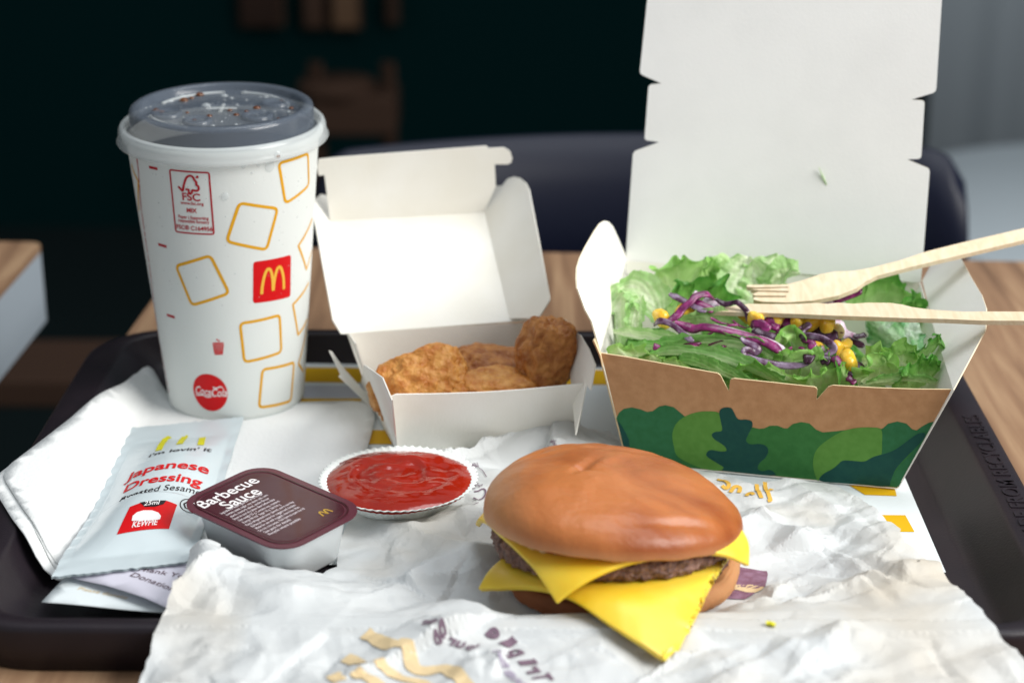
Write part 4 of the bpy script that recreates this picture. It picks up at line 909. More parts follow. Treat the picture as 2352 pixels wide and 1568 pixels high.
for i, (k, x, y, Y, r, m, lb) in enumerate([('z7', 517, 480, 838, 4.6, 'corn', 'yellow corn kernel beside the pale leaves at the far left of the salad'), ('z7', 665, 452, 842, 4.6, 'corn', 'corn kernel behind the purple strip, second from the left'),
    ('z7', 1020, 470, 838, 3.6, 'corn', 'corn kernel half hidden where the thin cabbage loop comes down'), ('cb', 600, 262, 829, 3.7, 'corn', 'corn kernel under the knife at its left end'), ('cb', 880, 262, 830, 3.7, 'corn', 'second corn kernel from the left under the knife'),
    ('cb', 1180, 275, 828, 4.4, 'corn', 'corn kernel under the knife above the centre frilly leaf'), ('cb', 1420, 310, 826, 4.6, 'corn', 'amber corn kernel under the knife left of the brightest one'), ('cb', 1600, 320, 824, 4.8, 'corn', 'brightest corn kernel just below the knife'),
    ('cb', 1700, 450, 826, 4.0, 'cornpale', 'pale corn kernel tip pointing right beside the lilac cabbage'), ('cb', 1730, 670, 814, 4.0, 'corn', 'glossy corn kernel inside the right end of the grey cabbage curl'), ('cb', 1840, 640, 817, 3.6, 'corn', 'corn kernel tucked behind the glossy one at the right'),
    ('cb', 1900, 850, 804, 4.9, 'corn', 'largest corn kernel, foremost, right of the magenta cabbage bit'), ('cb', 1460, 640, 818, 3.2, 'corn', 'small corn kernel glimpsed within the grey cabbage curl')]):
    p = Pc(k, x, y); kernel(p[0], p[1], Y, r, i * 3.7, M[m], lb)

# cabbage shreds
def shred(k, pts, Ys, w, m, label, flat=.45, tw=.0, m2=None):
    q = []; n_ = len(pts)
    for i, p in enumerate(Z(k, pts) if k else pts):
        Y = Ys if not isinstance(Ys, (tuple, list)) else Ys[0] + (Ys[1] - Ys[0]) * i / (n_ - 1); q.append(atY(p[0], p[1], Y - 5))
    V, Fc = tube(catmull(q, max(20, 8 * n_)), lambda t: w * (.55 + .45 * min(1, 8 * t, 8 * (1 - t))) * (1 + .08 * sin(t * 9)), 12, flat * .75, (0, -.6, .8), True, tw, True)
    V = [np.array(v) + .10 * np.array([fbm(*(np.array(v) * .35), 1, 2), fbm(*(np.array(v) * .35 + 9), 1, 2), fbm(*(np.array(v) * .35 + 5), 1, 2)]) for v in V]
    o = mk('cabbage_shred', V, Fc, M[m], smooth=True); return tag(o, label, 'red cabbage', 'red cabbage shreds in the salad')
shred('cb', [(390, 520), (470, 590), (600, 640), (642, 690), (590, 728), (500, 690), (440, 705), (450, 765), (600, 832), (800, 882), (1000, 912), (1200, 912), (1345, 880)], (812, 802), 1.55, 'cabgrey', 'long S-curled lilac cabbage shred lying across the frilly leaf', .5)
o = shred('ca', [(1050, 930), (1180, 980), (1280, 1012), (1400, 990), (1560, 1010), (1800, 1070), (1960, 1112), (2150, 1175), (2300, 1260), (2390, 1330)], (826, 808), 2.1, 'cab', 'long magenta cabbage strip with white upper edge', .55)
shred('ca', [(1400, 965), (1560, 985), (1800, 1042), (1960, 1085), (2150, 1140), (2310, 1215), (2400, 1290)], (826.5, 808.5), 1.1, 'cabwhite', 'thin white rind along the top of the magenta strip', .5)
shred('ca', [(800, 962), (870, 915), (1000, 948), (1100, 1020), (1200, 1108), (1275, 1168)], (828, 816), 1.45, 'cabgrey', 'bent lilac shred across the pale lettuce rib')
shred('ca', [(985, 588), (1150, 668), (1300, 748), (1430, 805)], (846, 836), 1.5, 'cabgrey', 'straight pink cabbage stick with a white tip')
shred('ca', [(975, 912), (1080, 850), (1150, 765), (1250, 680), (1300, 620), (1440, 592), (1530, 650)], (832, 846), 1.7, 'cab', 'looped magenta shred rising behind the yellow corn')
shred('ca', [(1290, 680), (1400, 730), (1520, 800)], (842, 838), 1.8, 'cab', 'short dark magenta strip under the white loop')
shred('ca', [(1270, 590), (1310, 610), (1340, 660)], (846, 845), 1.9, 'cabwhite', 'small white cabbage tip at the top of the loop', .6)
shred('ca', [(1380, 690), (1470, 710), (1580, 760)], (846, 842), 3.4, 'cabwhite', 'pale cabbage flesh inside the loop', .25)
shred('ca', [(1540, 650), (1650, 710), (1740, 700), (1800, 690), (1870, 740), (1920, 800), (1950, 890), (1965, 960)], (842, 830), 1.4, 'cabdark', 'thin dark shred arching down over the knife tip')
shred('cb', [(1180, 455), (1250, 410), (1310, 362), (1335, 385), (1262, 440), (1240, 490), (1350, 500), (1500, 530), (1620, 590), (1690, 680), (1610, 755), (1460, 805)], (826, 808), 1.75, 'cabgrey', 'grey violet curl hooking round the corn kernels', .5)
shred('cb', [(1300, 470), (1400, 430), (1500, 430), (1620, 480), (1720, 560)], (828, 818), 3.2, 'cabdark', 'broad dark purple leaf of cabbage behind the grey curl', .3)
shred('cb', [(540, 360), (600, 325), (680, 340), (740, 400), (780, 430)], (828, 822), 2.6, 'cab', 'magenta fold of cabbage left of the centre leaf', .5)
shred('cb', [(700, 340), (790, 300), (870, 350), (820, 400)], (830, 826), 2.3, 'cab', 'bright magenta cabbage knot below the knife', .5)
shred('cb', [(930, 360), (1040, 315), (1160, 340), (1210, 400), (1100, 430), (1010, 430)], (829, 822), 2.7, 'cab', 'ring of pink purple cabbage above the frilly leaf', .45)
shred('cb', [(560, 410), (660, 470), (790, 500), (885, 548)], (822, 816), 2.2, 'cabdark', 'dark cabbage shred ending in a point at the centre leaf', .5)
shred('cb', [(1240, 540), (1340, 560), (1390, 610), (1370, 690)], (818, 812), 1.8, 'cab', 'magenta hook of cabbage right of the centre leaf')
shred('cb', [(1400, 720), (1470, 700), (1560, 670)], (815, 817), 2.0, 'cabwhite', 'pinkish white cabbage piece inside the grey curl', .5)
shred('cb', [(1720, 280), (1780, 420), (1880, 500), (1990, 545)], (838, 828), 3.0, 'cabwhite', 'wide whitish cabbage piece below the knife right of the corn', .3)
shred('cb', [(1840, 545), (1960, 570), (2110, 650)], (824, 816), 1.6, 'cabdark', 'dark shred trailing toward the dressed leaf')
shred('cb', [(1960, 520), (2060, 500), (2140, 480)], (826, 828), 1.3, 'cabdark', 'short dark shred crossing near the dressed leaf')
shred('cb', [(1260, 820), (1340, 810), (1400, 850)], (804, 803), 2.6, 'cabdark', 'dark cabbage end by the tip of the long curl', .6)
shred('cb', [(1500, 830), (1580, 830), (1650, 860)], (804, 803), 2.4, 'cabdark', 'purple black cabbage bit among the front frills', .6)
shred('cb', [(1680, 800), (1740, 850), (1775, 940)], (804, 799), 1.9, 'cab', 'magenta cabbage bit left of the largest corn kernel', .6)
shred('cb', [(1870, 1080), (1930, 1110), (1990, 1160)], (797, 794), 1.5, 'cab', 'small magenta bit in the dark gap by the front wall', .5)
shred('cb', [(1880, 1060), (1980, 960), (2090, 900)], (799, 805), 2.4, 'cabdark', 'shadowed purple cabbage in the gap right of the corn', .5)
shred('z8', [(560, 480), (640, 462), (700, 440), (742, 412)], (858, 862), 2.3, 'cab', 'purple cabbage strip sticking out under the fork neck', .5)
shred('z8', [(440, 495), (520, 488), (600, 480)], (856, 858), 2.0, 'cabwhite', 'pale cabbage strip between fork and knife', .5)
shred('ca', [(790, 1225), (830, 1228), (850, 1250)], (812, 811), 1.6, 'cab', 'tiny magenta fragment at the front left of the salad', .6)

rs = random.Random(77); g = Geo()
for k in range(34):
    px = min(max(rs.gauss(1790, 95), 1590), 1990); py = 735 + (px - 1560) * .09 + rs.uniform(-12, 62); Yb = 797 + max(0, 870 - py) * .27 - 4.5; a = rs.uniform(-.9, .9); L = rs.uniform(8, 26); bnd = rs.uniform(-14, 14)
    q = [atY(px - L * cos(a), py - L * .5 * sin(a), Yb), atY(px, py + bnd * .5, Yb - 1), atY(px + L * cos(a), py + L * .5 * sin(a), Yb)]
    w = rs.uniform(.45, 1.0); g.add(tube(catmull(q, 14), lambda t: w * (.5 + .5 * min(1, 6 * t, 6 * (1 - t))), 8, .5, (0, -.6, .8), True, rs.uniform(-2, 2), True))
o = mk('cabbage_slivers', g.V, g.F, M['cab'], smooth=True); o['kind'] = 'stuff'; tag(o, 'fine magenta cabbage slivers scattered over the middle of the salad', 'red cabbage')
# ------------------------------------------------------------------ wooden cutlery
def cut_from(name, px, P0n, th, m, parent=None, rnd=0, bv=.4, holes=None, bend=None):
    P0, n = P0n; w = [onp(x, y, P0, n) for x, y in px]; e1 = w[1] - w[0]; e1 /= np.linalg.norm(e1); e2 = np.cross(n, e1)
    q = [(np.dot(p - w[0], e1), np.dot(p - w[0], e2)) for p in w]
    vv, ff = cdt_fill(dens(q, 3), 5, .1); N_ = len(vv)
    B = (lambda p: p) if bend is None else bend
    V = [B(w[0] + e1 * a + e2 * b) for a, b in vv] + [B(w[0] + e1 * a + e2 * b) - n * th for a, b in vv]; cnt = set()
    for f in ff:
        for i in range(len(f)): cnt.add((f[i], f[(i + 1) % len(f)]))
    Fc = [tuple(f) for f in ff] + [tuple(i + N_ for i in reversed(f)) for f in ff] + [(a, a + N_, b + N_, b) for (a, b) in cnt if (b, a) not in cnt]
    o = mk(name, V, Fc, m, parent); return o
k0 = atY(1678, 712, 832); k1 = atY(2352, 722, 788); kd = k1 - k0; kn = np.cross(kd, np.array([0, .93, .12])); kn /= np.linalg.norm(kn); kn = kn if kn[2] > 0 else -kn
knpx = Z('z8', [(-95, 538), (-20, 520), (130, 497), (250, 499), (400, 498), (500, 492), (560, 497), (620, 491), (700, 497), (780, 491), (900, 492), (960, 500), (1020, 515), (1090, 525), (1150, 531), (1300, 540), (1450, 539), (1631, 540), (1800, 538), (1800, 588), (1631, 590), (1400, 589), (1200, 580), (1000, 576), (800, 568), (600, 562), (400, 553), (200, 546), (50, 542)])
kf = cut_from('wooden_knife', knpx, (k0, kn), 2.1, M['bamboo']); tag(kf, 'pale wooden knife lying level across the salad, below the fork', 'knife')
f0 = atY(1718, 665, 852); f1 = atY(2352, 550, 868); fd = f1 - f0; fn = np.cross(fd, np.array([.1, .9, .30])); fn /= np.linalg.norm(fn); fn = fn if fn[2] > 0 else -fn
fkpx = Z('z8', [(118, 404), (120, 396), (160, 394), (300, 393), (340, 391), (430, 368), (520, 336), (600, 321), (700, 318), (800, 300), (950, 262), (1100, 212), (1300, 162), (1631, 85), (1800, 45), (1800, 112), (1631, 150), (1400, 205), (1200, 252), (1000, 300), (830, 345), (760, 380), (720, 412), (620, 452), (480, 480), (330, 490), (200, 485), (155, 474), (158, 462), (332, 462), (334, 454), (165, 452), (150, 444), (180, 432), (346, 436), (347, 428), (190, 424), (140, 418), (346, 410), (346, 404), (160, 408)])
fk = cut_from('wooden_fork', fkpx, (f0, fn), 2.2, M['bamboo']); tag(fk, 'pale wooden fork resting over the salad with its handle raised to the right', 'fork')

# ------------------------------------------------------------------ papers under the sachet
rcpx = [(228, 1322), (300, 1308), (480, 1300), (480, 1400), (372, 1405), (320, 1372)]
def simple_sheet(name, px, z0, m, label, cat, zf=None, step=5, th=.2):
    w = [atz(x, y, z0)[:2] for x, y in px]; q, f = cdt_fill(dens(w, 4), step)
    zf = zf or (lambda x, y: z0)
    o = mk(name, [(x, y, zf(x, y)) for x, y in q], f, m, smooth=True); solid(o, th, 0); return tag(o, label, cat)
fz = lambda x, y: 9.0 + .015 * (x + 180)
s2 = simple_sheet('folded_leaflet', [(95, 1383), (150, 1325), (300, 1290), (500, 1300), (500, 1425), (380, 1404), (240, 1393)], 8.5, M['liner'], 'bluish white paper leaflet lowest under the sachet at the front left', 'leaflet', lambda x, y: 8.3 + .4 * sin(x * .1))
s1 = simple_sheet('receipt', [(160, 1326), (300, 1280), (520, 1280), (520, 1450), (430, 1420), (330, 1378), (240, 1348)], 10.5, mat('receipt_paper', '#d5d2df', .7, .2), 'curled receipt with grey printed lines between sachet and leaflet', 'receipt', lambda x, y: 10.6 + 1.2 * sin((x + 170) * .06))
def zdec(name, txts, zf, m, parent, z0):
    g = Geo()
    for (t, (x0, y0), (x1, y1), size, bold) in txts:
        a = atz(x0, y0, z0); b = atz(x1, y1, z0); ang = atan2(b[1] - a[1], b[0] - a[0]); V, Fc = text2(t, 1, bold); W = max(v[0] for v in V)
        g.add(xf2((V, Fc), a[0], a[1], ang, np.linalg.norm(b - a) / W, size))
    g.V, g.F = gridcut(g.V, g.F, 6)
    return mk(name, [(x, y, zf(x, y) + .25) for x, y in g.V], g.F, m, parent)
zdec('printed_text', [('Thank You For dining', (310, 1316), (560, 1352), 4.6, .01), ('Donation not such', (296, 1328), (500, 1398), 4.6, .01)], lambda x, y: 10.6 + 1.2 * sin((x + 170) * .06), M['greyp'], s1, 10.6)
zdec('printed_text', [('Please donate', (176, 1356), (290, 1374), 3.6, .0)], lambda x, y: 8.3 + .4 * sin(x * .1), M['orangep'], s2, 8.3)

# ------------------------------------------------------------------ dressing sachet
Q = [atz(118.7, 1333, 12)[:2], atz(440, 1297, 12)[:2], atz(558.7, 959, 4.5)[:2], atz(301.6, 984.7, 4.5)[:2]]   # BL BR TR TL
def bil(s, t): return (Q[0] * (1 - s) + Q[1] * s) * (1 - t) + (Q[3] * (1 - s) + Q[2] * s) * t
scr = Crumple(26, 0, 60, 0, 150, (6, 22), .9, 21)
def sz(s, t):
    x, y = bil(s, t); base = 5.0 + 8.5 * (1 - sm(.0, .55, t))
    if s < 0: s = 0
    if s > 1: s = 1
    e = max(0, min(s, 1 - s) - .07) / .43; f_ = max(0, min(t - .08, .88 - t)) / .40
    puff = 9.0 * (1 - (1 - min(e, 1)) ** 2.2) * (1 - (1 - min(f_, 1)) ** 2.0) * (1.1 if t < .4 else 1)
    cr_ = scr(np.array([s * 60.0]), np.array([t * 150.0]))[0]
    edge = .5 * sin(t * 90) * math.exp(-(s / .05) ** 2) + .5 * sin(t * 60 + 1) * math.exp(-((1 - s) / .05) ** 2)
    return base + puff + .35 * cr_ + edge * .5
sa = thing('dressing_sachet', 'puffy silver sachet of Japanese dressing lying on the white napkins', 'sachet', (*bil(.5, .5), 4))
nsu, nsv = 70, 120; V = []; Fc = []
for j in range(nsv + 1):
    for i in range(nsu + 1):
        s, t = i / nsu, j / nsv; wob = .003 * sin(t * 23 + sin(t * 9) * 2) * (1 if s < .5 else -1) * (abs(s - .5) * 2) ** 8; x, y = bil(s + wob, t + (.0022 * sin(s * 37 + 3 * sin(s * 11)) + .0012 * sin(s * 91) if j in (0, nsv) else 0)); V.append((x, y, sz(s, t)))
for j in range(nsv):
    for i in range(nsu): a = j * (nsu + 1) + i; Fc.append((a, a + 1, a + nsu + 2, a + nsu + 1))
o = mk('sachet_film', V, Fc, M['sachet'], sa, smooth=True)
V2 = [(v[0], v[1], min(v[2], 4.6 + 8.5 * (1 - sm(0, .55, (k // (nsu + 1)) / nsv))) - .3) for k, v in enumerate(V)]
mk('sachet_back', V2, [tuple(reversed(f)) for f in Fc], M['sachet'], sa, smooth=True)
def inv(px, py):
    s, t = .5, .5
    for _ in range(40):
        x, y = bil(s, t); w = atz(px, py, sz(s, t)); ex, ey = w[0] - x, w[1] - y
        ds = bil(s + .01, t) - bil(s, t); dt_ = bil(s, t + .01) - bil(s, t); A_ = np.array([ds, dt_]).T / .01
        d_ = np.linalg.solve(A_, np.array([ex, ey])) * .7; s += d_[0]; t += d_[1]
    return s, t
def sach(name, items, m, off=.25, raw=None):
    g = Geo()
    for it in items:
        t, p0, p1, h, bold, sh = it; a = np.array(inv(*Z('z4', [p0])[0])); b = np.array(inv(*Z('z4', [p1])[0])); V, Fc = text2(t, 1, bold, 1, sh); W = max(v[0] for v in V)
        # local axes in (s*60, t*150) mm
        ex = (b - a) / W; ey = np.array([0, h / 150.0]); g.add(([tuple(a + ex * x + ey * y) for x, y in V], Fc))
    if raw: g.add(raw)
    V, Fc = gridcut([(x * 60, y * 150) for x, y in g.V], g.F, 3.0); return mk(name, [(*bil(x / 60, y / 150), sz(x / 60, y / 150) + off) for x, y in V], Fc, m, sa)
def sdense(pts_z4, step=.01): return [tuple(inv(*p)) for p in Z('z4', pts_z4)]
sach('printed_text', [('Japanese', (880, 570), (1450, 520), 11.5, .022, .0), ('Dressing', (848, 655), (1400, 610), 11.5, .022, .0)], M['red'])
sach('printed_text', [("i'm lovin' it", (1030, 402), (1470, 362), 6, .02, .0)], M['black'])
sach('printed_text', [('Roasted Sesame', (822, 715), (1395, 670), 8.5, .0, .0)], M['black'])
g = [sdense(p) for p in ([(1105, 352), (1125, 310), (1150, 275), (1185, 256)], [(1250, 308), (1275, 272), (1290, 256)], [(1290, 256), (1310, 252)], [(1398, 315), (1412, 262)])]
gg = Geo()
for k_, ps in enumerate(g):
    ps = [(a * 60, b * 150) for a, b in ps]; gg.add(stroke2([tuple(v) for v in dens(ps, 1.5, False)], 3.4 if k_ != 2 else 2.2))
sach('printed_arches', [], M['lime'], raw=([(x / 60, y / 150) for x, y in gg.V], gg.F))
rp_ = sdense([(905, 745), (985, 715), (1165, 703), (1235, 730), (1178, 898), (815, 937)])
vv = cdt_fill([(a * 60, b * 150) for a, b in rp_], None); sach('printed_red_patch', [], M['red'], .2, raw=([(x / 60, y / 150) for x, y in vv[0]], vv[1]))
rp_ = sdense([(975, 716), (1160, 702), (1140, 728), (1080, 745), (1010, 747)])
vv = cdt_fill([(a * 60, b * 150) for a, b in rp_], None); sach('printed_black_tab', [], M['black'], .32, raw=([(x / 60, y / 150) for x, y in vv[0]], vv[1]))
sach('printed_text', [('25ml', (1000, 740), (1106, 730), 5.5, .01, .0), ('KEWPIE', (915, 893), (1092, 873), 6.5, .015, .0)], M['whitep'], .42)
# half-round white badge (left blank)
rp_ = sdense([(918, 845), (925, 810), (955, 785), (1000, 772), (1060, 772), (1105, 788), (1122, 812), (1115, 835), (1020, 843)])
vv = cdt_fill([(a * 60, b * 150) for a, b in rp_], None); sach('printed_badge', [], M['whitep'], .4, raw=([(x / 60, y / 150) for x, y in vv[0]], vv[1]))
gg = Geo(); c_ = inv(*Z('z4', [(1320, 738)])[0]); gg.add(stroke2([(c_[0] * 60 + 4 * cos(t), c_[1] * 150 + 6 * sin(t)) for t in np.linspace(0, 6.28, 24)[:-1]], .5, True)); gg.add(stroke2([(c_[0] * 60 + 2.4 * cos(t), c_[1] * 150 + 3.6 * sin(t)) for t in np.linspace(0, 6.28, 7)[:-1]], .8, True))
sach('printed_round_mark', [], M['black'], raw=([(x / 60, y / 150) for x, y in gg.V], gg.F))

# ------------------------------------------------------------------ barbecue sauce tub
bc = np.array([-96.5, 714.5, 24.5]); yaw = atan2(-44, 52); bx1 = np.array([cos(yaw), sin(yaw), .0]); by1 = np.array([-sin(yaw), cos(yaw), 0.0])
bx1[2] = .055 * bx1[1]; by1[2] = .055 * by1[1]; bnm = np.cross(bx1, by1)
def bb(u, v, h=0): return bc + bx1 * u + by1 * v + bnm * h
tub = thing('sauce_tub', 'small white plastic dip tub with maroon barbecue sauce lid', 'sauce tub', (bc[0], bc[1], 5))
def ringpts(hw, hd, r, n=7): return rrect(hw, hd, r, n)
rows = [(31, 23, 11, 0), (30.2, 22.2, 10.5, -1.0), (28.6, 20.6, 10, -1.2), (27.4, 19.4, 9.6, -3), (25.0, 17.2, 9, -19), (23.6, 15.8, 8, -20.6)]
V = []; Fc = []; n = None
for hw, hd, r, h in rows:
    q = ringpts(hw, hd, r); n = len(q); V += [bb(a, b, h - .6) for a, b in q]
for k in range(len(rows) - 1):
    for i in range(n): j = (i + 1) % n; Fc.append((k * n + i, k * n + j, (k + 1) * n + j, (k + 1) * n + i))
Fc.append(tuple((len(rows) - 1) * n + i for i in range(n)))
mk('tub_body', V, Fc, M['tub'], tub, smooth=True)
def slab(name, hw, hd, r, h0, h1, m):
    q = ringpts(hw, hd, r); n = len(q); V = [bb(a, b, h0) for a, b in q] + [bb(a, b, h1) for a, b in q]
    o = mk(name, V, [tuple(range(n, 2 * n)), tuple(range(n - 1, -1, -1))] + [(i, (i + 1) % n, (i + 1) % n + n, i + n) for i in range(n)], m, tub); return o
slab('lid_film', 31.6, 23.6, 11.4, -.5, .15, M['bbqframe'])
slab('lid_panel', 27.2, 19.0, 8.5, .15, .28, M['bbqdark'])
g = Geo().add(stroke2(ringpts(28.4, 20.2, 9.2), .8, True)); V, Fc = g.V, g.F
mk('sealed_ridge', *[[*map(lambda p: bb(p[0], p[1], .5), V)], Fc], M['bbq'], tub)
def bbtext(name, items, m, off=.36):
    g = Geo()
    for (t, u, v, size, sx, bold, rot) in items: g.add(xf2(text2(t, size, bold, sx), u, v, rot))
    return mk(name, [bb(a, b, off) for a, b in g.V], g.F, m, tub)
# text runs along the short side: reading direction = +by1 (towards the back), tops towards -bx1
def vt(items): return [(t, u, v, s, sx, b, pi / 2) for t, u, v, s, sx, b in items]
bbtext('printed_text', vt([('Barbecue', -19.0, -19.4, 9.6, .86, .014), ('Sauce', -11.2, -13.2, 9.6, .86, .014)]), M['whitep'])
lines = ['Ingredients: water, glucose syrup, vinegar', 'tomato paste, sugar, soy sauce, salt, corn', 'starch, mustard, spices, smoke flavour', 'Store in cool dry place. Best before date', 'Net weight 25 g. Contains soy, mustard.', 'Energy 46 kcal  Sugar 10 g  Salt 0.4 g', 'Keep refrigerated once opened, use in one day', 'Barbecue dip sauce for nuggets and chicken', 'Made for use with nuggets, share box, fries', 'Do not microwave. Peel here to open the lid', 'See pack for details', 'Recycle where possible']
its = []
for k, t in enumerate(lines): its.append((t, -10.0 + k * 2.45, -17.6 + (.6 if k % 3 else 0), 2.25, .60 if len(t) > 30 else .8, .012))
bbtext('small_print', vt(its), mat('print_silver', '#d9d0d4', .5, .3), .34)
g = Geo()
for q0 in ([(22, 7.5), (18.9, 8.3), (18.5, 9.2), (22, 10.2)], [(22, 10.2), (18.6, 11), (18.8, 12), (22, 12.6)]): g.add(stroke2([tuple(v) for v in catmull(q0, 14)], .7))
mk('printed_arches', [bb(a, b, .36) for a, b in g.V], g.F, mat('print_dull_gold', '#b9963a', .5, .3), tub)

# ------------------------------------------------------------------ burger wrapper
class Facet:
    def __init__(s, spacing, amp, seed, x0=-200, x1=310, y0=510, y1=880, asp=1.0, ang=0.0):
        r = np.random.default_rng(seed); ca, sa = cos(ang), sin(ang)
        cxm, cym = (x0 + x1) / 2, (y0 + y1) / 2; L = 360
        n = int(4 * L * L * asp / spacing ** 2); pts = r.uniform(-L, L, (n, 2)); hs = r.normal(0, amp, n)
        Xt = cxm + pts[:, 0] * asp * ca - pts[:, 1] * sa; Yt = cym + pts[:, 0] * asp * sa + pts[:, 1] * ca; kp = (Xt > x0 - 60) & (Xt < x1 + 60) & (Yt > y0 - 60) & (Yt < y1 + 60); pts = pts[kp]; hs = hs[kp]
        X = cxm + (pts[:, 0] * asp) * ca - pts[:, 1] * sa; Y = cym + (pts[:, 0] * asp) * sa + pts[:, 1] * ca
        # triangulate in the unstretched frame so that facets come out elongated
        rv, re, rf, ov, _, _ = delaunay_2d_cdt([Vector((float(a), float(b))) for a, b in pts], [], [], 0, 1e-6)
        s.x0, s.y0 = x0, y0; nx, ny = x1 - x0, y1 - y0; s.G = np.zeros((ny, nx)); hh = [hs[o[0]] if len(o) else 0 for o in ov]
        P2 = [(cxm + v.x * asp * ca - v.y * sa, cym + v.x * asp * sa + v.y * ca) for v in rv]
        for f in rf:
            (ax, ay), (bx, by), (cx, cy) = (P2[i] for i in f); D = (by - cy) * (ax - cx) + (cx - bx) * (ay - cy)
            if abs(D) < 1e-6: continue
            i0, i1 = max(int(min(ax, bx, cx) - x0), 0), min(int(max(ax, bx, cx) - x0) + 2, nx); j0, j1 = max(int(min(ay, by, cy) - y0), 0), min(int(max(ay, by, cy) - y0) + 2, ny)
            if i0 >= i1 or j0 >= j1: continue
            gx, gy = np.meshgrid(np.arange(i0, i1) + x0, np.arange(j0, j1) + y0)
            w1 = ((by - cy) * (gx - cx) + (cx - bx) * (gy - cy)) / D; w2 = ((cy - ay) * (gx - cx) + (ax - cx) * (gy - cy)) / D; w3 = 1 - w1 - w2
            m_ = (w1 >= -1e-6) & (w2 >= -1e-6) & (w3 >= -1e-6); z_ = w1 * hh[f[0]] + w2 * hh[f[1]] + w3 * hh[f[2]]
            s.G[j0:j1, i0:i1][m_] = z_[m_]
    def __call__(s, x, y):
        i = np.clip(np.asarray(x) - s.x0, 0, s.G.shape[1] - 1.001); j = np.clip(np.asarray(y) - s.y0, 0, s.G.shape[0] - 1.001); a = i.astype(int); b = j.astype(int); u = i - a; v = j - b
        return (s.G[b, a] * (1 - u) + s.G[b, a + 1] * u) * (1 - v) + (s.G[b + 1, a] * (1 - u) + s.G[b + 1, a + 1] * u) * v
FAC = [Facet(25, 3.0, 3, asp=2.4, ang=.7), Facet(27, 2.6, 4, asp=2.4, ang=-.8), Facet(13, 1.15, 5, asp=2.2, ang=.2), Facet(14, 1.0, 7, asp=2.2, ang=1.9), Facet(7, .38, 6, asp=1.6, ang=1.2), Facet(8, .4, 9, asp=1.8, ang=-.4)]
FOLD = Crumple(150, -160, 260, 560, 800, (14, 48), 7.5, 33)
FOLD2 = Crumple(420, -160, 260, 560, 800, (6, 18), 7.5, 44)
def wz(x, y):
    x = np.asarray(x, float); y = np.asarray(y, float)
    nearb = np.exp(-((x - 42) / 66) ** 4)
    y0 = 655 + (1 - nearb) * 50; y1 = 640 + (1 - nearb) * 4
    tt = np.clip((y0 - y) / (y0 - y1), 0, 1); front = tt * tt * (3 - 2 * tt) * 11.2          # climbs over the tray rim
    z = 5.2 + front - 5.0 * sm(630, 580, y)
    z = z + 7.0 * np.exp(-(((x + 112) / 42) ** 2 + ((y - 672) / 22) ** 2))
    flatw = np.exp(-(((x - 42) / 52) ** 2 + ((y - 696) / 42) ** 2) ** 3)          # pressed flat under the burger
    a = FOLD(x, y) * .6 + FOLD2(x, y) * .35 + sum(f(x, y) for f in FAC)
    sft = np.clip(1 - .9 * flatw, 0, 1)
    left = sm(-60, -130, x) * (y < 720)
    rim = np.exp(-((y - 641) / 10) ** 2)
    a = np.where(a > 0, a, a * .6); a = np.where(a > 7, 7 + (a - 7) * .3, a)
    z = z + a * sft * (1.0 + .4 * left) * (1 - .75 * rim * sm(-100, -70, x))
    # lifted points
    for cx, cy, r, h in ((atz(450, 1243, 20)[0] + 4, atz(450, 1243, 20)[1] - 4, 12, 12), (-95, 668, 24, 3), (12, 842, 22, 11), (-20, 796, 14, 5), (112, 768, 26, 3), (170, 702, 34, 3), (150, 670, 26, 3), (-120, 640, 30, 3)):
        z = z + h * np.exp(-(((x - cx) ** 2 + (y - cy) ** 2) / r ** 2))
    x2 = np.abs((x - TCX) * cos(TROT) + (y - TCY) * sin(TROT)); y2 = np.abs(-(x - TCX) * sin(TROT) + (y - TCY) * cos(TROT))
    ix = TW / 2 - x2; dy = TD / 2 - y2; iy = np.where(dy < 8, dy / .5, 16 + (dy - 8) / .33); ii = np.minimum(ix, iy)
    zt = np.interp(ii, [-30, -6, 0, 1, 2.2, 17, 20, 32, 40], [3, 12.0, 15.2, 15.8, 16.0, 16.0, 14.8, 3.4, 1.6])
    d_ = z - zt; return zt + (d_ + np.sqrt(d_ * d_ + 2.0)) * .5 - .3
_gx = np.arange(-190, 300, 1.0); _gy = np.arange(520, 870, 1.0); _GX, _GY = np.meshgrid(_gx, _gy); _GZ = wz(_GX, _GY)
def wz1(x, y):
    i = min(max(x + 190, 0), len(_gx) - 1.001); j = min(max(y - 520, 0), len(_gy) - 1.001); a, b = int(i), int(j); u, v = i - a, j - b
    return float((_GZ[b, a] * (1 - u) + _GZ[b, a + 1] * u) * (1 - v) + (_GZ[b + 1, a] * (1 - u) + _GZ[b + 1, a + 1] * u) * v)
wpx = [(450, 1243), (478, 1262), (520, 1278), (560, 1282), (600, 1290), (650, 1312), (740, 1316), (774, 1300), (772, 1240), (800, 1205), (900, 1120), (950, 1075), (985, 1035), (1010, 1027), (1040, 1038), (1062, 1030), (1090, 1026), (1130, 1005), (1180, 975), (1232, 950), (1262, 956), (1320, 970), (1400, 990), (1450, 1030), (1560, 1075), (1640, 1084), (1690, 1098), (1740, 1118), (1770, 1106), (1840, 1098), (1900, 1108), (1935, 1120), (1985, 1150), (2035, 1195), (2080, 1245), (2130, 1285), (2190, 1345), (2270, 1420), (2352, 1512), (2420, 1600), (2500, 1760), (1200, 1790), (240, 1770), (290, 1640), (320, 1568), (345, 1500), (352, 1455), (380, 1400), (420, 1330)]
wpts = []
for x, y in wpx:
    w = atz(x, y, 6)
    for _ in range(8): w = .5 * w + .5 * atz(x, y, wz1(w[0], w[1]))
    wpts.append(w[:2])
wj = [p + rng.uniform(-.5, .5, 2) for p in dens(wpts, 3.0)]
vv, ff = cdt_fill(wj, 1.35, .3)
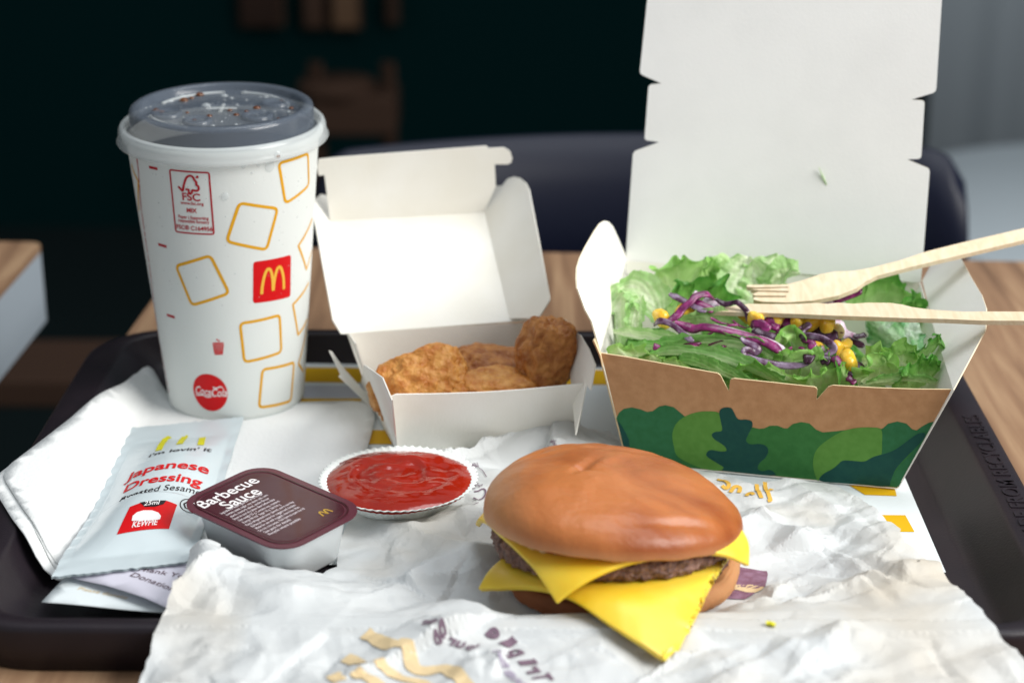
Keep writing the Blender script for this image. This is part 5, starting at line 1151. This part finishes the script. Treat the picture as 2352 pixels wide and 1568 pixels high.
A_ = np.array(vv); zz = wz(A_[:, 0], A_[:, 1])
wrap = thing('burger_wrapper', 'crumpled white greaseproof burger wrapper spread under the cheeseburger', 'wrapper', (40, 690, 2))
wo = mk('wrapper_sheet', [(a, b, c) for (a, b), c in zip(vv, zz)], ff, M['wrap'], wrap, smooth=False)
def wmap(g, off=.5): A_ = np.array(g.V); zz = wz(A_[:, 0], A_[:, 1]) + off; return [(a, b, c) for (a, b), c in zip(g.V, zz)], g.F
def wpt(p):
    w = atz(p[0], p[1], 6)
    for _ in range(8): w = .5 * w + .5 * atz(p[0], p[1], wz1(w[0], w[1]))
    return w[:2] if p[1] < 1400 else atz(p[0], p[1], 17.5)[:2]
def wtext(name, letters, m, bold=.03):
    """letters: (char, baseline-left px, baseline-right px, height mm), mirrored"""
    g = Geo()
    for ch_, p0, p1, h in letters:
        a = wpt(p0); b = wpt(p1); V, Fc = text2(ch_, 1, bold); xs = [v[0] for v in V]; W = max(xs) - min(xs); ex = (b - a) / W; ey = np.array([-ex[1], ex[0]]); ey = -ey / np.linalg.norm(ey) * h
        g.add(([tuple(a + ex * (x - min(xs)) + ey * y) for x, y in V], Fc))
    g.V, g.F = gridcut(g.V, g.F, 1.6); V, Fc = wmap(g); return mk(name, V, Fc, m, wrap)
def wl(txt, pts, h):
    q = [np.array(v) for v in catmull([np.array(p) for p in Z('wr', pts)], len(txt) + 1)]; return [(c, tuple(q[i]), tuple(q[i] + (q[i + 1] - q[i]) * (.55 if c in 'il' else .84)), h) for i, c in enumerate(txt)]
wtext('printed_word', wl('Triple', [(2000, 620), (1930, 530), (1850, 440), (1760, 350), (1640, 290), (1520, 235)], 10), M['purplep'], .03)
wtext('printed_word', wl('Cheese', [(1930, 800), (1860, 730), (1790, 650), (1730, 560), (1650, 460), (1600, 420)], 7), mat('print_lilac', '#a79db0', .6, .2), .02)
wtext('printed_word', wl('burger', [(1420, 400), (1330, 370), (1220, 350), (1120, 320), (1020, 290), (920, 250)], 8), M['purplep'], .03)
def wstroke(name, k, pts, w, m, taper=None):
    q = [wpt(p) for p in Z(k, pts)]; q = catmull(q, max(12, int(sum(np.linalg.norm(q[i + 1] - q[i]) for i in range(len(q) - 1)) / 1.5))); g = Geo().add(stroke2(q, w, False, taper)); g.V, g.F = gridcut(g.V, g.F, 1.6); V, Fc = wmap(g, .45); return mk(name, V, Fc, m, wrap)
for pts in ([(470, 230), (540, 270), (620, 330), (700, 375), (750, 350)], [(760, 370), (860, 400), (900, 480), (1000, 510), (1180, 510), (1270, 580), (1350, 660), (1440, 760), (1520, 900)], [(290, 390), (350, 420), (420, 490), (480, 480)],
            [(570, 470), (620, 500), (720, 540), (850, 590), (960, 610), (1050, 680), (1120, 760), (1180, 900)], [(180, 555), (215, 610), (250, 650)], [(360, 610), (440, 590), (540, 640), (640, 700), (760, 710), (850, 790), (900, 900)]):
    wstroke('printed_stripe', 'wr', pts, 5.2 if pts[0][0] != 570 else 4.2, M['orangep'])
def wpoly(name, k, pts, m, off=.42):
    q = [wpt(p) for p in Z(k, pts)]; g = Geo().add(cdt_fill(dens(q, 1.6), 1.7, .2)); V, Fc = wmap(g, off); return mk(name, V, Fc, m, wrap)
wpoly('printed_block', 'wp', [(700, 500), (900, 530), (1200, 580), (1420, 605), (1440, 660), (1395, 880), (700, 830)], M['plum'])
wpoly('printed_block', 'wp', [(700, 840), (900, 850), (1150, 850), (1385, 885), (1330, 940), (1220, 990), (900, 945), (700, 920)], M['orangep'])
wpoly('printed_block', 'wp', [(700, 930), (900, 950), (1220, 992), (1140, 1050), (1040, 1105), (840, 1110), (700, 1100)], M['plum'])
for pts in ([(430, 250), (540, 270), (600, 330), (560, 380), (500, 340)], [(620, 440), (680, 360), (760, 370), (740, 440)], [(850, 490), (900, 440), (960, 470)], [(1000, 320), (1030, 420), (1070, 520)], [(1120, 290), (1130, 380), (1180, 480), (1200, 550), (1160, 560)], [(1140, 430), (1220, 390)]):
    wstroke('printed_lettering', 'wf', pts, 1.8, mat('print_amber', '#d9ac4c', .6, .2) if pts[0][0] == 430 else bpy.data.materials['print_amber'])
def ws(pts, w=.45): return wstroke('printed_mark', 'ft', pts, w, M['purplep'])
ws([(270, 650), (400, 605), (480, 640), (560, 740)], .35)
ws([(420, 905), (470, 900), (500, 880), (540, 880), (550, 920), (530, 970), (470, 1000), (410, 975)], .8)
ws([(350, 1050), (420, 1048), (470, 1030)], .35)
for (t, p0, p1, h) in (('C2301', (320, 660), (470, 620), 3.4), ('forest', (360, 720), (450, 680), 2.6), ('MIX', (395, 770), (440, 760), 3.2), ('FSC', (430, 880), (450, 800), 4.2), ('SC', (470, 860), (520, 830), 5), ('please use', (1195, 430), (1330, 345), 3.4), ('us', (1260, 430), (1330, 390), 3)):
    g = Geo(); a = wpt(Z('ft', [p0])[0]); b = wpt(Z('ft', [p1])[0]); V, Fc = text2(t, 1, .01); W = max(v[0] for v in V); ex = (b - a) / W; ey = np.array([-ex[1], ex[0]]); ey = ey / np.linalg.norm(ey) * h
    g.add(([tuple(a + ex * x + ey * y) for x, y in V], Fc)); g.V, g.F = gridcut(g.V, g.F, 2); V, Fc = wmap(g); mk('printed_small_text', V, Fc, M['purplep'], wrap)

# crumbs of cheese on the wrapper
for i, (k, x, y, L, lb, mm) in enumerate([('wp', 1490, 1510, 1.4, 'greenish pickle crumb on the wrapper right of the burger', 'lime'), ('wr', 1130, -1000, 0, '', ''), ('z6', 0, 0, 0, '', '')]):
    if not L: continue
    p = wpt(Z(k, [(x, y)])[0]); V, Fc = tube([(p[0] - L, p[1] + .5, wz1(*p) + 1), (p[0], p[1], wz1(*p) + 1.2), (p[0] + L, p[1] - 1, wz1(*p) + .9)], 1.0, 8, .7); o = mk('food_crumb', V, Fc, M[mm], smooth=True); tag(o, lb, 'crumb')
for (px, py, L, lb) in ((1457, 1561, 2.6, 'orange cheese crumb on the wrapper at the bottom edge of the picture'),):
    if not L: continue
    p = wpt((px, py)); V, Fc = tube([(p[0] - L, p[1] + 1.5, wz1(*p) + 1), (p[0], p[1], wz1(*p) + 1.6), (p[0] + L, p[1] - 1.5, wz1(*p) + 1.0)], lambda t: .8 + .9 * sin(pi * t), 8, .7); o = mk('food_crumb', V, Fc, M['cheese'], smooth=True); tag(o, lb, 'crumb')

# ------------------------------------------------------------------ ketchup in a pleated paper cup
KC = np.array([-48.5, 764, 5.0])
pc = thing('paper_sauce_cup', 'white pleated paper cup holding the ketchup', 'sauce cup', KC)
NP = 62
def kw(r, z, th, k):
    a = sin(th * NP) * (.1 + .95 * min(1, max(0, (r - 23) / 9))); return r + a * .55, z + a * .12 * (1 if r > 28 else 0)
V, Fc = lathe([(.1, 0), (21, 0), (23, .6), (25.5, 3.2), (29, 7.2), (33.6, 9.9)], NP * 8, KC, kw)
o = mk('paper_shell', V, Fc, M['pcup'], pc, smooth=True); solid(o, .35, 0)
bm = bmesh.new(); nth, nrr = 140, 46; V = []; Fc = []
for i in range(nrr + 1):
    for j in range(nth):
        rr_ = i / nrr; th = 2 * pi * j / nth; R = 31.9 + .5 * sin(th * 3 + 1) + .35 * sin(th * 7) + .5 * sin(th * NP) * .6
        if abs(((th - 1.5) + pi) % (2 * pi) - pi) < 1.1: R += 1.2
        x = R * rr_ * cos(th); y = R * rr_ * sin(th)
        prof_ = 1 - rr_ ** 7
        h = 3.0 * prof_ + 3.2 * math.exp(-((x - 7) ** 2 / 260 + (y - 15) ** 2 / 70)) * prof_ + 2.4 * math.exp(-((x + 16) ** 2 / 120 + (y - 11) ** 2 / 120)) * prof_
        sw = rr_ * 7.5 - th * 1.0; fade = prof_ * (1 - .6 * math.exp(-rr_ * rr_ * 22)) * (1 if th < 20 else 1)
        xr, yr = x * 1.0, y * 1.25; r2 = hypot(xr, yr) / 29; a2 = atan2(yr, xr)
        h += (.5 * sin(r2 * 15 - a2 + .8 * sin(a2 * 2)) * math.exp(-((r2 - .45) / .36) ** 2) + .14 * sin(r2 * 31 - a2 * 2 + 1.5 * sin(a2 * 3 + 1)) * math.exp(-((r2 - .5) / .4) ** 2)) * fade
        h += .5 * fbm(x * .12, y * .2, 2, 1, 2) * prof_
        V.append((KC[0] + x, KC[1] + y, KC[2] + 7.9 + h))
for i in range(nrr):
    for j in range(nth): Fc.append((i * nth + j, i * nth + (j + 1) % nth, (i + 1) * nth + (j + 1) % nth, (i + 1) * nth + j))
bm.free(); o = mk('ketchup', V, Fc, M['ketchup'], smooth=True); tag(o, 'glossy red swirled ketchup filling the pleated paper cup', 'ketchup')

# ------------------------------------------------------------------ cheeseburger
BC = np.array([41.0, 692.0])
bz0 = 4.6
bg_ = thing('cheeseburger', 'double patty cheeseburger with glossy brown bun and drooping yellow cheese', 'burger', (BC[0], BC[1], bz0))
def attr(o, E): a = o.data.attributes.new('e', 'FLOAT', 'POINT'); a.data.foreach_set('value', E)
def profmesh(prof, n, c, fn): return lathe(prof, n, c, fn)
# heel bun
pr = [(.1, 0), (30, 0), (42, .2), (45.5, 1.8), (47, 5), (46.5, 8.4), (44.5, 10.2), (40, 10.6), (.1, 10.6)]
pr = [tuple(v) for v in catmull([np.array(p) for p in pr], 40)]
V, Fc = lathe(pr, 110, (BC[0] + 1, BC[1], bz0), lambda r, z, th, k: (r * (1 + .018 * sin(3 * th + 1) + .01 * sin(9 * th)), z + .5 * sin(2 * th) * (z / 9)))
V = [(x, y, z + .25 * fbm(x * .2, y * .2, z * .2, 1, 3)) for x, y, z in V]
V = [tuple(np.array(v) + .5 * np.array(mnoise.noise_vector(Vector(v) * .35)) + .25 * np.array(mnoise.noise_vector(Vector(v) * .9))) for v in V]
o = mk('bottom_bun', V, Fc, M['bunlow'], bg_, smooth=True)
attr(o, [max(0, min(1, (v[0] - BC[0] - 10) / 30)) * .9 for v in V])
def patty(z0, R, h, cx, cy, tx, ty, seed):
    bm = bmesh.new(); prof_ = [(.1, 0), (R * .5, 0), (R * .9, .1), (R * .98, h * .18), (R, h * .5), (R * .98, h * .82), (R * .9, h), (R * .5, h), (.1, h)]
    pp = [tuple(v) for v in catmull([np.array(p) for p in prof_], 44)]
    V, Fc = lathe(pp, 220, (0, 0, 0), None); out = []
    for x, y, z in V:
        r = hypot(x, y); f = 1 + (.03 * fbm(x * .07 + seed, y * .07, 0, 1, 2) + .030 * fbm(x * .4 + seed, y * .4, z * .5, 1, 4)) * (1 if r > R * .7 else .2)
        x2, y2 = x * f, y * f; z2 = z + .5 * fbm(x * .3, y * .3, z * .4 + seed, 1, 3) + tx * x2 + ty * y2
        out.append((cx + x2, cy + y2, z0 + z2 - 5 * (x2 / 46) ** 2 * (1 if z0 > 20 else .3)))
    return mk('patty', out, Fc, M['patty'], bg_, smooth=True)
patty(15.0, 45.0, 7.2, BC[0] - 1, BC[1] + 1, .0, 0, 2)
patty(25.0, 47.0, 9.0, BC[0] - 2, BC[1], .02, -.01, 8)
def cheese(cx, cy, ang, half, z0, Rp, th, tx, ty, droop, seed, m='cheese', maxf=1.15, name='cheese_slice', foldline=False):
    n = 56; V = []; 
    for j in range(n + 1):
        for i in range(n + 1):
            a = (i / n * 2 - 1) * half; b = (j / n * 2 - 1) * half
            # rounded corners
            x = a * cos(ang) - b * sin(ang); y = a * sin(ang) + b * cos(ang); x += cx; y += cy
            if foldline:
                x = min(x, 56.5 + (y - 605) * .36); lx = (x + 17) / 71.0; ly = 665 - 60 * lx; dl = (y - ly) * .76 + (0); w_ = math.exp(-((lx - .42) / .26) ** 2) * math.exp(-(max(dl, 0) / 22) ** 2); x += 5.5 * w_ * .64; y += 5.5 * w_ * .76
            dx, dy = x - BC[0], y - BC[1]; r = hypot(dx, dy); az = atan2(dy, dx); s = max(0, r - Rp(az) if callable(Rp) else r - Rp); z = z0 + tx * dx + ty * dy - 5 * (min(abs(dx), 46) / 46) ** 2
            if s > 0:
                D = droop(az); k = D / 12.0; ph = min(s * k, maxf if not callable(maxf) else maxf(az)); R0 = r - s
                # arc then straight
                sa_ = ph / k if k > 1e-6 else s; ho = (sin(ph) / k) + max(0, s - sa_) * cos(ph) if k > 1e-6 else s; vo = ((1 - cos(ph)) / k) + max(0, s - sa_) * sin(ph) if k > 1e-6 else 0
                x = BC[0] + cos(az) * (R0 + ho); y = BC[1] + sin(az) * (R0 + ho); z -= vo
                z += .9 * sin(az * 7 + seed) * min(1, s / 10) * .7
            z = max(z, wz1(x, y) + 1.6)
            V.append((x, y, z))
    Fc = []
    for j in range(n):
        for i in range(n): k = j * (n + 1) + i; Fc.append((k, k + 1, k + n + 2, k + n + 1))
    o = mk(name, V, Fc, M[m], bg_, smooth=True)
    b_ = bmesh.new(); b_.from_mesh(o.data); bmesh.ops.remove_doubles(b_, verts=b_.verts, dist=2e-4); b_.to_mesh(o.data); b_.free(); solid(o, th, 0); bevel(o, .5, 2); return o
# lower slice: long corner towards the camera; upper slice: corners front-left and right
cheese(49.0, 671.0, radians(49.3), 45, 23.6, 46.0, 2.2, .02, -.01, lambda az: float(np.interp(az, [-3.14, -2.3, -2.0, -1.6, -1.2, -.95, -.6, 3.14], [.9, .9, .8, .35, .35, 1.5, 3, 1])), 1.0, maxf=lambda az: float(np.interp(az, [-3.14, -2.3, -1.9, -1.5, -1.25, -.95, -.6, 3.14], [.8, .7, .55, .28, .28, .9, 1.45, .9])), foldline=True)
cheese(38.0, 688.0, radians(22.4), 43.0, 34.8, 45.5, 2.2, .02, -.01, lambda az: float(np.interp(az, [-3.14, -1.3, -.9, -.2, 3.14], [.8, .8, 1.5, 1.6, 1])), 4.0, maxf=lambda az: float(np.interp(az, [-3.14, -1.3, -.9, -.2, 3.14], [.9, 1.0, 1.25, 1.3, 1])))
# ketchup and onion under the crown
for (a0, a1, R, z, w, m, nm) in ((radians(165), radians(215), 46, 35.5, 3.2, 'ketchup', 'ketchup_smear'), (radians(224), radians(250), 45, 35.2, 2.2, 'ketchup', 'ketchup_smear')):
    V, Fc = tube([(BC[0] + R * cos(a), BC[1] + R * sin(a), z + .8 * sin(a * 9)) for a in np.linspace(a0, a1, 26)], lambda t: w * (.3 + .7 * sin(pi * t)), 12, .8); mk(nm, V, Fc, M[m], bg_, smooth=True)
for k, a in enumerate((200, 207, 214, 221, 229, 236, 243)):
    a = radians(a); p = np.array([BC[0] + 46.5 * cos(a), BC[1] + 46.5 * sin(a), 33.5]); V, Fc = tube([p, p + np.array([-sin(a) * 1.5, cos(a) * 1.5, .3]), p + np.array([-sin(a) * 3.4, cos(a) * 3.4, -.2])], lambda t: 1.2 * (.5 + .5 * sin(pi * t)), 8, .8); mk('onion_piece', V, Fc, M['onion'], bg_, smooth=True)
# crown
nph, nth = 90, 200; V = []; Fc = []; E = []
CT = np.array([39.0, 689.0, 35.8]); RB, HB = 49.8, 16.0
tX, tY = radians(4.8), radians(3.0)
Rt = Matrix.Rotation(tX, 3, 'Y') @ Matrix.Rotation(-tY, 3, 'X')
for i in range(nph + 1):
    t = i / nph
    for j in range(nth):
        th = 2 * pi * j / nth
        if t < .82:
            a = t / .82 * (pi / 2 + .55)          # over the shoulder and tucked under
            r = max(sin(min(a, pi / 2)), 1e-4) ** .84 if a < pi / 2 else 1 - (1 - cos(a - pi / 2)) * .9
            z = max(cos(a), 0) ** .72 * HB * (1 - .16 * cos(th) * r) if a < pi / 2 else -sin(a - pi / 2) * 5.0
            r *= RB
        else:
            s = (t - .82) / .18; r = RB * (1 - (1 - cos(.55)) * .9) * (1 - s); z = -sin(.55) * 5.0 + .8 * s
        lob = 1 + .022 * sin(2 * th + .6) + .012 * sin(3 * th + 2); x = r * cos(th) * lob; y = r * sin(th) * lob
        if t < .8:
            d = 0
            for (cx, cy, ang, L, W, A) in ((-12, 2, 1.05, 9, 2.2, -1.1), (-14, 0, -.45, 9, 1.8, -.9), (-4, 8, .9, 10, 2.5, .5), (20, -34, .38, 15, 1.8, -1.0), (26, -28, .45, 11, 2.6, .7), (-34, 22, .5, 10, 1.7, -.7), (-30, 18, .6, 9, 2.0, .5), (6, 30, .2, 16, 3.0, -.6)):
                u = (x - cx) * cos(ang) + (y - cy) * sin(ang); v = -(x - cx) * sin(ang) + (y - cy) * cos(ang); d += A * math.exp(-(u / L) ** 2 - (v / W) ** 2)
            z += d * 1.5 + 1.2 * fbm(x * .035, y * .035, 1.0, 1, 3) + .16 * fbm(x * .25, y * .6, 3.0, 1, 2)
        zl = z; z -= 3.8 * (x / RB) ** 2
        p = Rt @ Vector((x, y, z)); z = zl; V.append((CT[0] + p.x, CT[1] + p.y, CT[2] + p.z)); E.append(max(0, min(1, (3.5 - z) / 10)) * (.95 if t < .9 else 1) + max(0, min(.5, (-x - 30) / 40)))
for i in range(nph):
    for j in range(nth): Fc.append((i * nth + j, (i + 1) * nth + j, (i + 1) * nth + (j + 1) % nth, i * nth + (j + 1) % nth))
o = mk('top_bun', V, Fc, M['bun'], bg_, smooth=True); attr(o, [min(1, e) for e in E])

# tidy helper properties
for ob in bpy.data.objects:
    if '_o' in ob.keys(): del ob['_o']
